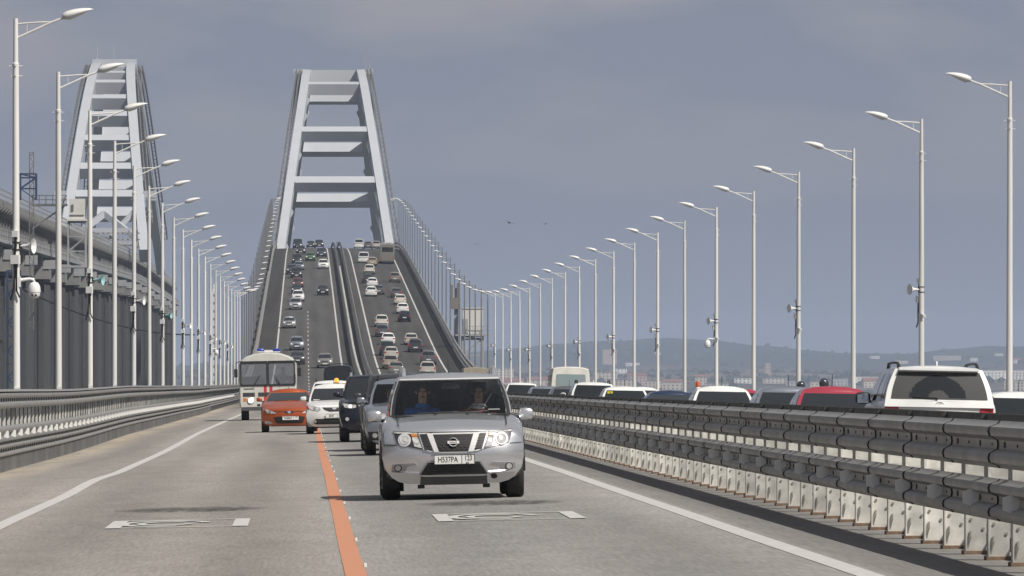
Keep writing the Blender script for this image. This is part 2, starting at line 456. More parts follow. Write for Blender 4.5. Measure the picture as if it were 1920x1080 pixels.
# ------------------------------------------------------------------ guardrails
WAVE_PROF = [(0, 0), (.02, .02), (.085, .04), (.095, .07), (.085, .10), (.02, .13), (.015, .16), (.02, .19), (.085, .22), (.095, .25), (.085, .28), (.02, .30), (0, .32)]
def rail(mb, x, side, zb, hscale=1.0, y0=24, y1=1640, sec=4.0, holes=True, seam=True, slots=False):
    """one W-shaped steel beam: 4 m sections, each lapped over the next"""
    y = y0; k = 0
    while y < y1:
        ye = min(y + sec, y1)
        rings = []
        for yy, off in ((y, .012), (y + .02, .012), (y + .5, .004), (ye - .001, 0.0)) if seam else ((y, 0), (ye, 0)):
            rings.append([(x + side * (p + off), yy, ground(x, yy) + zb + q * hscale) for p, q in WAVE_PROF])
        mb.loft(rings, False)
        rings = [[(x + side * (p + .0135), yy, ground(x, yy) + zb + q * hscale) for p, q in WAVE_PROF] for yy in (y - .001, y + .022)]
        if seam: mb.loft(rings, False, mi=1)
        if seam: mb.loft([[(x + side * (p + e), y - .001, ground(x, y) + zb + q * hscale) for p, q in WAVE_PROF] for e in (-.004, .0135)], False, mi=1)
        if holes and y < 420:
            for j in range(4):
                yy = y + .5 + j * 1.0
                if slots: mb.box((x + side * .024, yy, ground(x, yy) + zb + .16 * hscale), (.012, .22, .11), mi=1)
                else: mb.box((x + side * .021, yy, ground(x, yy) + zb + .16 * hscale), (.008, .10 if j % 2 else .05, .05 if j % 2 else .022), mi=1)
        y += sec; k += 1

MEDX = 5.62
def guardrail_posts(root, mesh, xs, ys, stuff_mb_fn, name='post'):
    for k, y in enumerate(ys[:100]):
        o = bpy.data.objects.new(name, mesh); COL.objects.link(o); o.parent = root
        o.location = (xs, y, ground(xs, y)); o.rotation_euler = (math.atan(slope(y)) * 0, 0, 0)
    mb = MB()
    for y in ys[100:]: stuff_mb_fn(mb, y)
    o = mb.obj(name, [M['postwhite'], M['bolt'], M['rust'], M['steeldark']], root); tag(o, kind='stuff')

median = thing('median_guardrail', 'double steel guardrail on bolted whitish post plates, dividing the two carriageways', 'guardrail')
mb = MB(); rail(mb, MEDX, -1, .775, 1.20); mb.obj('upper_rail', [M['steel'], M['steeldark']], median, 40)
mb = MB(); rail(mb, MEDX, -1, .345, 1.08); mb.obj('lower_rail', [M['steel'], M['steeldark']], median, 40)
x2 = 2 * XM - MEDX
mb = MB(); rail(mb, x2, 1, .89, holes=False); mb.obj('upper_rail', [M['steel'], M['steeldark']], median, 40)
mb = MB(); rail(mb, x2, 1, .47, holes=False); mb.obj('lower_rail', [M['steel'], M['steeldark']], median, 40)
mb = MB()                                            # strip painted dark for the shaded back of the far rail
Yc = ys_range(24, 1640)
rings = [[(x2 - .30, y, ground(x2, y) + 1.12), (x2 - .30, y, ground(x2, y) + 1.215), (x2 - .26, y, ground(x2, y) + 1.215), (x2 - .26, y, ground(x2, y) + 1.12)] for y in Yc]
mb.loft(rings, True, True)
y = 30
while y < 500:
    mb.tube([(x2 - .345, y, ground(x2, y) + 1.168), (x2 - .29, y, ground(x2, y) + 1.168)], [.028, .05], 8); y += 4
mb.obj('shaded_rail_back', mat('rail_back_shade', (.035, .034, .033), .6, noise=.2), median)
def median_post(mb, y, lod=0, rel=False):
    zb = 0 if rel else ground(MEDX, y)
    x, yy = (0, 0) if rel else (MEDX, y)
    xc = x + .115
    mb.box((xc, yy, zb + .345), (.17, .02, .69)); mb.box((xc - .088, yy - .02, zb + .345), (.012, .05, .69))                    # plate facing the traffic
    mb.box((x + .035, yy + .06, zb + .53), (.022, .12, 1.02))       # flange behind the rails
    mb.box((x + .12, yy + .10, zb + .86), (.24, .03, .37))          # spacer between the rails
    mb.box((xc + .02, yy + .05, zb + .016), (.26, .26, .03), 2)     # base plate
    if not lod:
        for dx, z in ((-.045, .60), (-.045, .46), (-.045, .30), (.06, .22), (.06, .46)):
            mb.tube([(xc + dx, yy - .022, zb + z), (xc + dx, yy - .008, zb + z)], .014, 6, 1)
        mb.tube([(xc - .05, yy - .02, zb + .2), (xc - .05, yy - .035, zb + .15), (xc - .075, yy - .03, zb + .05), (xc - .095, yy - .02, zb + .07)], .009, 5, 1)
ys = [49.4 + 1.97 * k for k in range(560)]
pm = MB(); median_post(pm, 0, 0, True)
guardrail_posts(median, pm.mesh('post', [M['postwhite'], M['bolt'], M['rust'], M['steeldark']]), MEDX, ys, lambda mb, y: median_post(mb, y, 1))
rm = MB()
rm.prism([(0, -.09), (-.125, -.05), (-.125, .05), (0, .09)], lambda p: (p[0], 0, p[1]), lambda p: (p[0], .012, p[1]))
rmesh_r = rm.mesh('reflector', M['reflwhite'])
for k in range(60):
    y = 51 + 3.3 * k
    o = bpy.data.objects.new('reflector', rmesh_r); COL.objects.link(o); o.parent = median
    o.location = (MEDX - .03, y, ground(MEDX, y) + .345 + .17)

OUTX = -5.78
def outer_rail(root, X, side, refl, dz=0):
    mb = MB(); rail(mb, X, side, 1.20 - dz, 1.05, seam=False, slots=True); mb.obj('upper_rail', [M['steel'], M['steeldark']], root, 40)
    mb = MB(); rail(mb, X, side, .55 - dz / 2, 1.0, seam=False); mb.obj('middle_rail', [M['steel'], M['steeldark']], root, 40)
    mb = MB(); rail(mb, X, side, .27, .85, seam=False, slots=True); mb.obj('lower_rail', [M['steel'], M['steeldark']], root, 40)
    mb = MB()
    mb.loft([[(X + side * .09, y, ground(X, y) + 1.53 - dz), (X - side * .06, y, ground(X, y) + 1.53 - dz), (X - side * .06, y, ground(X, y) + 1.57 - dz), (X + side * .06, y, ground(X, y) + 1.575 - dz)] for y in Yc], True, True)
    mb.obj('top_cap', M['steel'], root)
    def post(mb, y, rel=False):
        zb = 0 if rel else ground(X, y); x, yy = (0, 0) if rel else (X, y)
        mb.box((x - side * .075, yy, zb + .77 - dz / 2), (.125, .012, 1.5 - dz)); mb.box((x - side * .019, yy - .012, zb + .77 - dz / 2), (.014, .012, 1.48 - dz), 3)  # thin dark strip paints shade along the edge of each post
        mb.box((x - side * .17, yy + .05, zb + .77 - dz / 2), (.012, .11, 1.5 - dz))
        mb.box((x - side * .12, yy, zb + .015), (.20, .24, .03), 1)
    pm = MB(); post(pm, 0, True)
    ys = [62 + 2.02 * k for k in range(520)]
    guardrail_posts(root, pm.mesh('post', [M['postwhite'], M['bolt'], M['rust'], M['steeldark']]), X, ys, post)
    if refl:
        rm = MB()
        rm.prism([(0, -.10), (.115, -.06), (.115, .06), (0, .10)], lambda p: (p[0], 0, p[1]), lambda p: (p[0], .012, p[1]))
        me = rm.mesh('reflector', M['reflwhite'])
        rest = MB()
        for k in range(150):
            y = 63 + 3.3 * k; at_ = (X + .012, y, ground(X, y) + .55 + .16)
            if k < 98: o = bpy.data.objects.new('reflector', me); COL.objects.link(o); o.parent = root; o.location = at_
            else: rest.prism([(0, -.10), (.115, -.06), (.115, .06), (0, .10)], lambda p: (at_[0] + p[0], at_[1], at_[2] + p[1]), lambda p: (at_[0] + p[0], at_[1] + .012, at_[2] + p[1]))
        tag(rest.obj('reflector', M['reflwhite'], root), kind='stuff')
g1 = thing('roadside_guardrail', 'tall grey guardrail with white reflectors, running below the lamp posts beside the bus', 'guardrail')
outer_rail(g1, OUTX, 1, True)
# a low dark board fence closes the foot of the outer guardrail
mb = MB()
mb.loft([[(OUTX + .01, y, ground(OUTX, y) + .0), (OUTX + .01, y, ground(OUTX, y) + .30), (OUTX - .02, y, ground(OUTX, y) + .30), (OUTX - .02, y, ground(OUTX, y) + .0)] for y in Yc], True, True)
y = 60
while y < 420:
    mb.box((OUTX + .045, y, ground(OUTX, y) + .14), (.07, .04, .28), 1); y += 1.01
mb.obj('kick_board', [mat('kick_board', (.035, .036, .036), .6, noise=.4, nscale=3), M['girder']], g1)
g2 = thing('roadside_guardrail', 'far guardrail behind the queue of cars driving away, mostly hidden by their roofs', 'guardrail')
outer_rail(g2, 2 * XM - OUTX, -1, False, .25)

# ------------------------------------------------------------------ lamp posts
DY = 26.4
LX, RX = -6.42, 18.82
def lamp_meshes():
    H = 9.83; out = {}
    mb = MB(); n = 8
    mb.tube([(0, 0, 0), (0, 0, .25)], [.13, .12], 10)
    mb.tube([(0, 0, .2), (0, 0, 4.5), (0, 0, H - 1.02)], [.092, .080, .068], 10)
    mb.tube([(0, 0, H - 1.05), (0, 0, H)], [.056, .050], 10)
    mb.lathe([(.071, H - 1.06), (.075, H - 1.0), (.058, H - .98)], 10)
    for z in (H - 1.05, H - 1.27):
        for a in (0, 90):
            mb.box((0, 0, z), (.30 if a == 0 else .02, .02 if a == 0 else .30, .018))
    mb.box((.02, -.095, .55 + .9), (.12, .02, .36))
    out['pole'] = mb.mesh('pole', M['pole'], 40)
    mb = MB()
    mb.tube([(.03, 0, H - .12), (.5, 0, H - .085), (.85, 0, H - .075), (1.0, 0, H + .0)], .020, 7)
    mb.tube([(.03, 0, H - .43), (.45, 0, H - .24), (.8, 0, H - .08), (1.08, 0, H + .02)], .026, 7)
    mb.tube([(.25, 0, H - .34), (.25, 0, H - .105)], .009, 5)
    out['arm'] = mb.mesh('arm', M['pole'], 40)
    mb = MB()   # luminaire: a flat teardrop shell, heavy end at the arm
    rings = []
    for t, w, h, l in ((0, .03, .03, .03), (.03, .085, .075, .07), (.18, .13, .10, .10), (.4, .14, .105, .085), (.65, .115, .085, .045), (.88, .06, .045, .015), (1, .008, .006, .004)):
        x = 1.03 + .70 * t; zc = H + .045 + .16 * t
        rings.append([(x, w * math.cos(a), zc + (h if math.sin(a) > 0 else l) * math.sin(a)) for a in [2 * math.pi * k / 14 for k in range(14)]])
    mb.loft(rings, True, True)
    out['lamp_head'] = mb.mesh('lamp_head', M['lampbody'], 60)
    mb = MB(); rings = []
    for t, w, l in ((.10, .07, .07), (.25, .105, .105), (.42, .11, .088), (.62, .08, .05), (.72, .02, .034)):
        x = 1.03 + .70 * t; zc = H + .045 + .16 * t
        rings.append([(x, w * math.cos(a), zc - .0 + (l + .012) * math.sin(a)) for a in [math.pi + math.pi * k / 8 for k in range(9)]])
    mb.loft(rings, False)
    out['lens'] = mb.mesh('lens', M['lampglass'], 60)
    return out
LM = lamp_meshes()
def lamp_post(x, y, inward, label, far=False):
    t = thing('street_lamp', label, 'lamp post', (x, y, ground(x, y)), (R(random.uniform(-.12, .12)), R(random.uniform(-.12, .12)), 0 if inward > 0 else math.pi), 'lamp posts along both edges of the bridge')
    obs = {}
    for k in ('pole', 'arm', 'lamp_head'):
        o = bpy.data.objects.new(k, LM[k]); COL.objects.link(o); o.parent = t; obs[k] = o
        if far and k != 'lamp_head': o.material_slots[0].link = 'OBJECT'; o.material_slots[0].material = M['greypole']
    o = bpy.data.objects.new('lens', LM['lens']); COL.objects.link(o); o.parent = obs['lamp_head']
    return t
LY = [5.84 * DY + DY * n for n in range(52)]
for n, y in enumerate(LY):
    if n < 22: lab = f'tall white lamp post, {ORD[n + 1]} from the left edge in the row behind the reflector guardrail'
    elif y < 1390: lab = 'one of the slim hazy lamp posts crowded along the left edge of the bridge climb'
    else: continue
    lamp_post(LX, y, 1, lab, y > 690)
    yr = y + 31.1
    if yr > 1440: continue
    if n < 22: lab = f'tall white lamp post, {ORD[n + 1]} from the right edge in the row beyond the queuing cars'
    else: lab = 'one of the slim hazy lamp posts climbing along the right edge of the bridge'
    lamp_post(RX, yr, -1, lab, yr > 690)

# horn loudspeakers, boxes and cameras strapped to every second post
def horn_mesh(mat_):
    mb = MB()
    prof_ = [(.035, .06), (.04, .16), (.055, .22), (.085, .28), (.13, .33), (.165, .355), (.17, .365), (.16, .362), (.12, .325), (.07, .27), (.03, .2)]
    mb.lathe(prof_, 18, axis='X')
    return mb.mesh('horn', mat_, 50)
HW, HT = horn_mesh(M['plasticwhite']), horn_mesh(M['turq'])
mb = MB(); mb.box((.02, -.11, .27), (.13, .09, .14)); BOXA = mb.mesh('junction_box', M['plasticwhite'])
mb = MB(); mb.box((.02, -.11, -.30), (.19, .11, .20)); BOXB = mb.mesh('junction_box', M['plasticwhite'])
mb = MB()
for z in (.08, -.08): mb.lathe([(.088, z - .015), (.096, z - .012), (.096, z + .012), (.088, z + .015)], 12)
mb.box((.08, 0, 0), (.12, .05, .10)); BRM = mb.mesh('bracket', M['steeldark'])
mb = MB()
mb.tube([(.02, -.11, .2), (.03, -.12, 0), (.0, -.12, -.2)], .03, 6)
mb.tube([(.0, -.12, -.4), (.01, -.13, -.65), (-.02, -.12, -.95), (-.10, -.10, -1.2)], .022, 6)
mb.tube([(.05, -.12, -.4), (.05, -.13, -.7), (.05, -.12, -1.0), (.12, -.10, -1.15)], .022, 6); CBM = mb.mesh('cable', M['blackwire'], 60)
mb = MB(); mb.box((.075, 0, 0), (.05, .12, .24)); mb.tube([(.08, 0, .03), (.3, 0, .06), (.38, 0, .05), (.40, 0, -.02)], [.045, .035, .035, .035], 8); CAM_ARM = mb.mesh('arm', M['plasticwhite'], 50)
mb = MB(); mb.lathe([(.02, -.0), (.09, -.03), (.13, -.11), (.14, -.20), (.14, -.235)], 16, (.40, 0, 0)); CAM_DOME = mb.mesh('dome', M['plasticwhite'], 50)
mb = MB(); mb.lathe([(.13, -.235), (.128, -.30), (.09, -.36), (.03, -.375)], 16, (.40, 0, 0))
CAM_BALL = mb.mesh('camera_head', M['plasticwhite'], 50)
mb = MB()
mb.tube([(0, -.118, -.30), (0, -.138, -.30)], .024, 8)
CAM_EYE = mb.mesh('lens', M['plastic'], 50)
mb = MB(); mb.tube([(0, -.12, 0), (0, -.40, -.05)], .055, 10); mb.tube([(0, -.40, -.05), (0, -.41, -.052)], .045, 10); mb.box((0, -.09, -.05), (.06, .06, .2)); BULM = mb.mesh('camera_body', M['plasticwhite'], 50)
def child(name, me, parent):
    o = bpy.data.objects.new(name, me); COL.objects.link(o); o.parent = parent; return o
def speaker(x, y, z, turn, horn, label):
    t = thing('loudspeaker', label, 'loudspeaker', (x, y, ground(x, y) + z), (0, 0, turn), 'horn loudspeakers strapped to the lamp posts')
    child('horn', horn, t).location = (.05, 0, 0)
    child('junction_box', BOXA, t); child('junction_box', BOXB, t); child('bracket', BRM, t); child('cable', CBM, t)
def dome_cam(x, y, z, turn, label):
    t = thing('dome_camera', label, 'camera', (x, y, ground(x, y) + z), (0, 0, turn), 'dome cameras on the lamp posts')
    child('arm', CAM_ARM, t); d = child('dome', CAM_DOME, t); h = child('camera_head', CAM_BALL, t)
    for dx in (-.04, .04): child('lens', CAM_EYE, h).location = ((.40 + dx) , 0, 0)
for k in range(0, 18, 2):
    col, cn = (HT, 'turquoise') if k in (2, 6) else (HW, 'white')
    speaker(LX, LY[k], 4.77, R(-18), col, f'{cn} horn loudspeaker on the {ORD[k + 1]} lamp post from the left edge, facing the road')
for k in range(1, 20, 2):
    y = LY[k] + 31.1
    speaker(RX, y, 4.62, R(205), HW, f'white horn loudspeaker on the {ORD[k + 1]} lamp post from the right edge')
    t = thing('bullet_camera', f'small white bullet camera below the horn on the {ORD[k + 1]} lamp post from the right edge', 'camera', (RX, y, ground(RX, y) + 3.85), (0, 0, R(8)), 'bullet cameras on the lamp posts')
    child('camera_body', BULM, t)
dome_cam(LX, LY[0], 3.98, 0, 'white dome camera on the lamp post at the left edge, below its horn')
dome_cam(LX, LY[12], 3.98, 0, 'tiny white dome camera on a distant lamp post of the left row')
dome_cam(RX, LY[5] + 31.1, 3.75, math.pi, 'white dome camera hanging from the sixth lamp post from the right edge')
# ------------------------------------------------------------------ arches of the two bridges
YC = 1500.0
def arch(root, xc, zc, k, off0, lean, beams, wid, dep, zmin, mats, dmax=95, taper=0.0):
    """two leaning box ribs with cross beams between them; d is the distance from mid span along the bridge"""
    def zz(d): return zc - k * d * d
    def off(d): return off0 + (zc - zz(d)) * lean
    ds = [-dmax + 2 * dmax * i / 60 for i in range(61)]
    for s in (-1, 1):
        mb = MB(); rings = []
        for d in ds:
            t = Vector((0, 1, -2 * k * d)).normalized(); nn = Vector((0, -t.z, t.y))
            if nn.z < 0: nn = -nn
            c = Vector((xc + s * off(d), YC + d, zz(d)))
            sx = Vector((1, 0, 0)) * (wid / 2); sn = nn * (dep / 2)
            rings.append([c - sx - sn, c + sx - sn, c + sx + sn, c - sx + sn])
        mb.loft(rings, True, True); mb.obj('arch_rib', mats, root)
        mb = MB()                                                     # access stair with handrails outside the rib
        pr = None
        for i, d in enumerate([-dmax * .92 + 1.84 * dmax * j / 110 for j in range(111)]):
            p = Vector((xc + s * (off(d) + wid / 2 + .55), YC + d, zz(d) + .4))
            q = p + Vector((s * .75, 0, 0))
            if pr:
                for a, b in ((pr[0], p), (pr[1], q)):
                    mb.bar(a, b, .22, .3); mb.bar(a + Vector((0, 0, 1.1)), b + Vector((0, 0, 1.1)), .12)
            mb.bar(p, p + Vector((0, 0, 1.1)), .12); mb.bar(q, q + Vector((0, 0, 1.1)), .12)
            mb.bar(p, q, .6, .1)
            pr = (p, q)
        mb.obj('stair_railing', M['girder'], root)
        # brackets for the hangers on the inner face
        for d in beams['brackets']:
            mb = MB(); c = Vector((xc + s * (off(d) - wid / 2 - .25), YC + d, zz(d) - .3))
            mb.prism([(0, -1.0), (-.7, .2), (-.5, .8), (0, .9)], lambda p: (c.x - s * -.3 + s * p[0] * .9, c.y - .25, c.z + p[1]), lambda p: (c.x - s * -.3 + s * p[0] * .9, c.y + .25, c.z + p[1]))
            mb.obj('hanger_bracket', M['archwhite'], root)
    for d, w, h in beams['beams']:
        t = Vector((0, 1, -2 * k * d)).normalized(); nn = Vector((0, -t.z, t.y))
        if nn.z < 0: nn = -nn
        hw = off(d) - wid / 2 + .02
        c = Vector((xc, YC + d, zz(d)))
        mb = MB()
        vs = [c + Vector((sx * hw, 0, 0)) + t * (st * w / 2) + nn * (sn * h / 2) for sx in (-1, 1) for st, sn in ((-1, -1), (1, -1), (1, 1), (-1, 1))]
        mb.add(vs, [(0, 1, 2, 3), (7, 6, 5, 4), (0, 4, 5, 1), (1, 5, 6, 2), (2, 6, 7, 3), (3, 7, 4, 0)])
        mb.obj('cross_beam', mats, root)
    return zz, off
ra = thing('bridge_arch', 'pale steel arch ladder with wide gaps standing over the climbing road', 'bridge arch', group='steel arches over the channel')
bm_ = [(0, 4.2, 2.7)]
for d in (24.5, 48.6, 64.7): bm_ += [(-d, 2.2, 2.4), (d, 2.2, 2.4)]
br_ = [s * d for d in (9, 18, 33, 41, 56, 72, 80) for s in (-1, 1)]
zz, off = arch(ra, XM, 68.0, .006, 5.75, .137, dict(beams=bm_, brackets=br_), 1.75, 2.9, 20, M['archwhite'])
for d in range(-66, 67, 12):                                       # hanger cables down to the deck edges
    for s in (-1, 1):
        mb = MB(); mb.tube([(XM + s * off(d), YC + d, zz(d) - 1), (XM + s * 13.0, YC + d, ground(19, YC + d))], .05, 5)
        mb.obj('hanger', M['greysteel'], ra)
mb = MB(); mb.tube([(XM + 6.9, YC, 69.3), (XM + 6.9, YC, 74.2)], [.12, .05], 6); mb.box((XM + 7.8, YC, 70.6), (.2, .2, 1.8)); mb.obj('lightning_rod', M['greysteel'], ra)
for dx in (-7.4, 7.2):
    mb = MB(); mb.box((XM + dx, YC - 2.2, 69.0), (2.6, .2, 1.05)); mb.obj('service_railing', M['archwhite'], ra)

rb = thing('bridge_arch', 'closely braced pale steel arch of the railway bridge, beyond the concrete viaduct', 'bridge arch', group='steel arches over the channel')
XR = -41.2
bm2 = [(0, 3, 2.4)]
for d in (10, 18.5, 27, 36.5, 44.5, 53.5, 62.3, 69.7): bm2 += [(-d, 2.2, 2.6), (d, 2.2, 2.6)]
arch(rb, XR, 69.0, .006, 3.7, .112, dict(beams=bm2, brackets=[-75, 75]), 1.9, 3.6, 20, M['archwhite'], 83)
mb = MB()
for a in (-1, 1):                                                  # K bracing and portal frame at the foot
    mb.bar((XR + a * 7.0, YC - 80, 31), (XR, YC - 76, 36.5), 1.0, 1.2); mb.bar((XR + a * 7, YC - 72, 38), (XR + a * .5, YC - 78, 31), .8, .8)
mb.bar((XR - 8, YC - 79, 33.0), (XR + 8, YC - 79, 33.0), .8, .9); mb.bar((XR - 8, YC - 82, 30.2), (XR + 8, YC - 82, 30.2), .8, .9)
mb.obj('portal_bracing', M['archwhite'], rb)
mb = MB()
for i in range(15): mb.box((XR - 7 + i, YC - 84, 30.6), (.25, .2, 3.6))
for z in (29.5, 31, 32.3): mb.box((XR, YC - 84, z), (15, .2, .25))
mb.obj('service_grating', M['greysteel'], rb)
for a in (-1, 1):
    mb = MB(); mb.box((XR + a * 9.2, YC - 70, 39.5), (2.6, 3, .4)); mb.box((XR + a * 9.2, YC - 71.4, 40.6), (2.6, .15, 1.4)); mb.obj('service_platform', M['archwhite'], rb)
mb = MB()
mb.box((XR, YC - .5, 71.0), (9.6, .3, 1.5)); mb.tube([(XR - 3.8, YC, 71), (XR - 3.8, YC, 74.5)], .1, 6); mb.tube([(XR - .2, YC, 71), (XR - .2, YC, 75)], .06, 6)
mb.obj('service_platform', M['archwhite'], rb)

# ------------------------------------------------------------------ railway viaduct
def rz(y): return 23.4 + .0078 * (min(y, 1500) - 818)
vi = thing('railway_viaduct', 'grey concrete and steel railway viaduct rising behind the row of lamp posts', 'viaduct')
YV = [40, 300, 500, 700, 850, 1000, 1150, 1300, 1425, 1600, 1950]
mb = MB(); mb.loft([[(-36.0, y, rz(y) - .8), (-36.0, y, rz(y)), (-48, y, rz(y)), (-48, y, rz(y) - .8)] for y in YV], True, True); mb.obj('deck', M['concretelight'], vi)
mb = MB()
for x in (-37.6, -44.5): mb.loft([[(x, y, rz(y) - 4.4), (x, y, rz(y) - .8), (x - .5, y, rz(y) - .8), (x - .5, y, rz(y) - 4.4)] for y in YV], True, True)
for y in range(60, 1950, 8):
    mb.box((-37.2, y, rz(y) - 2.6), (.5, .3, 3.4))
mb.obj('girder', M['girder'], vi)
mb = MB()
mb.prism([(0, 0), (1.7, 0), (1.7, -.25), (.2, -1.3), (0, -1.3)], lambda p: (p[0], 0, p[1]), lambda p: (p[0], .8, p[1]))
me = mb.mesh('deck_bracket', M['concretelight'])
for k in range(98):
    y = 770 + 7.5 * k
    o = bpy.data.objects.new('deck_bracket', me); COL.objects.link(o); o.parent = vi; o.location = (-37.5, y, rz(y) - .8)
mb = MB()
mb.loft([[(-35.3, y, rz(y) - 5.3), (-35.3, y, rz(y) - 4.9), (-37.0, y, rz(y) - 4.9), (-37.0, y, rz(y) - 5.3)] for y in YV], True, True)
for h in (.5, 1.1): mb.loft([[(-35.35, y, rz(y) - 4.9 + h), (-35.35, y, rz(y) - 4.8 + h), (-35.45, y, rz(y) - 4.8 + h), (-35.45, y, rz(y) - 4.9 + h)] for y in YV], True, True)
for y in range(600, 1950, 5): mb.box((-35.4, y, rz(y) - 4.3), (.1, .12, 1.2))
mb.obj('catwalk', M['greysteel'], vi)
mb = MB()
for h in (.6, 1.2): mb.loft([[(-36.1, y, rz(y) + h), (-36.1, y, rz(y) + h + .08), (-36.2, y, rz(y) + h + .08), (-36.2, y, rz(y) + h)] for y in YV], True, True)
for y in range(600, 1950, 5): mb.box((-36.15, y, rz(y) + .6), (.1, .1, 1.2))
mb.obj('deck_railing', M['greysteel'], vi)
for i, y in enumerate(range(73, 1960, 63)):
    h = rz(y) - 8.6
    mb = MB()
    mb.box((-42.5, y, (h - 10) / 2), (12.6, 9, h + 10))
    for s in range(-5, 6): mb.box((-42.5 + s * 1.2, y - 4.56, (h - 10) / 2), (.16, .14, h + 9))
    for s in range(-3, 4): mb.box((-36.16, y + s * 1.3, (h - 10) / 2), (.14, .16, h + 9))
    pier = mb.obj('pier', M['concrete'], vi)
    mb = MB(); mb.box((-42.2, y, h + .7), (14.2, 10.4, 1.4)); mb.box((-42.2, y, h + 2.3), (12, 5, 1.8)); mb.obj('pier_cap', M['concretelight'], pier)
    mb = MB(); mb.box((-35.0, y - 5.3, h + 2.0), (1.6, .1, 1.2)); mb.box((-37.6, y - 5.3, h + 2.0), (2.0, .1, 1.2)); mb.obj('cap_panel', M['greysteel'], pier)
# solid sheet-pile screen between the piers
mb = MB()
Ys = list(range(60, 1960, 3))
mb.grid(lambda u, v: (-37.4 + (.25 if (int(v) // 3) % 2 else 0), v, -9.5 + u * (rz(v) - 9.0 + 9.5)), [0, 1], Ys)
mb.obj('screen_wall', M['concrete'], vi)

# blue lattice scaffold tower, mast, service tower with white cabin, sagging cable
def lattice(mb, x0, x1, y0, y1, z0, z1, step, w, mi=0):
    for x in (x0, x1):
        for y in (y0, y1): mb.bar((x, y, z0), (x, y, z1), w, mi=mi)
    z = z0; k = 0
    while z < z1 - .1:
        ze = min(z + step, z1)
        for y in (y0, y1):
            a, b = ((x0, x1) if k % 2 else (x1, x0)); mb.bar((a, y, z), (b, y, ze), w * .6, mi=mi); mb.bar((x0, y, ze), (x1, y, ze), w * .6, mi=mi)
        for x in (x0, x1):
            a, b = ((y0, y1) if k % 2 else (y1, y0)); mb.bar((x, a, z), (x, b, ze), w * .6, mi=mi); mb.bar((x, y0, ze), (x, y1, ze), w * .6, mi=mi)
        z = ze; k += 1
t = thing('scaffold_tower', 'blue lattice scaffold tower rising past the viaduct near the left edge', 'scaffold')
mb = MB(); ys_ = 800.0
lattice(mb, -34.4, -32.9, ys_, ys_ + 1.5, -9, 14.6, 1.6, .2)
mb.obj('lattice', M['scafblue'], t)
mb = MB()
lattice(mb, -33.9, -32.0, 824, 826, rz(824), 26.5, 1.3, .2); mb.obj('upper_lattice', M['scafblue'], t)
mb = MB(); mb.box((-30.4, 825, 22.8), (4.2, 2, .25))
for h in (.5, 1.0): mb.box((-30.4, 824, 22.9 + h), (4.2, .1, .1)); 
for i in range(6): mb.box((-32.4 + i * .8, 824, 23.4), (.1, .1, 1.1))
mb.bar((-32.4, 825, 20), (-28.6, 825, 22.7), .15); mb.obj('platform', M['girder'], t)
t = thing('lattice_mast', 'thin dark lattice mast above the viaduct beside the scaffold platform', 'mast')
mb = MB(); lattice(mb, -33.2, -32.7, 835, 835.5, 8, 29.4, 1.0, .1); mb.obj('mast', M['girder'], t)
t = thing('service_tower', 'white cabin on a light lattice tower in front of the railway arch', 'tower')
mb = MB(); lattice(mb, -32.8, -30.4, 960, 962.4, 17.9, 24.1, 2.0, .22); mb.box((-33.0, 961, 17.75), (6.4, 4, .3)); mb.obj('lattice', M['greysteel'], t)
mb = MB(); mb.box((-31.6, 961.2, 25.7), (2.2, 2.6, 2.9)); mb.box((-31.6, 961.2, 24.2), (2.8, 3.2, .25)); mb.obj('cabin', M['booth'], t)
mb = MB(); mb.box((-32.2, 959.83, 25.9), (.3, .12, .9)); mb.box((-31.6, 959.83, 24.9), (2.0, .12, .1)); mb.obj('service_box', M['girder'], t)
t = MB()
pts = [(-33.2 + 17 * k / 16 * 1.0, 815 + 200 * k / 16, 12.6 - 3.9 * (k / 16) + 5.5 * (k / 16 - .0) * (k / 16 - 1)) for k in range(17)]
t.tube(pts, .10, 5)
tag(t.obj('hanging_cable', M['blackwire']), 'dark cable sagging across the grey viaduct wall behind the lamp posts', 'cable')

# booth on a trestle at the foot of the climb, and the lattice mast next to it
t = thing('signal_booth', 'pale cabin on a steel trestle beside the foot of the climb', 'cabin')
bx, by = 20.6, 853.0
mb = MB(); mb.box((bx, by, 9.2), (2.5, 2.6, 3.1)); mb.box((bx, by, 10.82), (2.7, 2.8, .12)); mb.obj('cabin', M['booth'], t)
mb = MB(); mb.box((bx - .1, by, 7.5), (4.1, 3.4, .22))
for h in (.5, 1.0): mb.box((bx + .1, by - 1.65, 7.6 + h), (4.0, .07, .07))
for i in range(7): mb.box((bx - 1.8 + i * .6, by - 1.65, 8.1), (.06, .06, 1.0))
mb.obj('platform', M['greysteel'], t)
mb = MB(); lattice(mb, bx - 1.2, bx + 1.2, by - 1.2, by + 1.2, -9, 7.4, 2.0, .3); mb.obj('trestle', M['greysteel'], t)
mb = MB(); mb.box((bx - .9, by - 1.34, 8.6), (.6, .05, 1.8)); mb.obj('door', M['greysteel'], t)
t = thing('equipment_mast', 'stacked grey equipment cabinets beside the pale cabin on its trestle', 'mast')
mb = MB(); mb.box((bx - 2.0, by, 9.0), (.5, .5, 8.6)); mb.obj('column', M['greysteel'], t)
mb = MB(); mb.box((bx - 2.1, by - .4, 11.4), (1.2, .6, 1.4)); mb.obj('cabinet', M['taupe'], t)
mb = MB(); mb.box((bx - 2.6, by - .3, 12.8), (.35, .4, 1.8)); mb.box((bx - 1.75, by - .3, 12.9), (.4, .4, 2.0)); mb.obj('antenna', M['girder'], t)

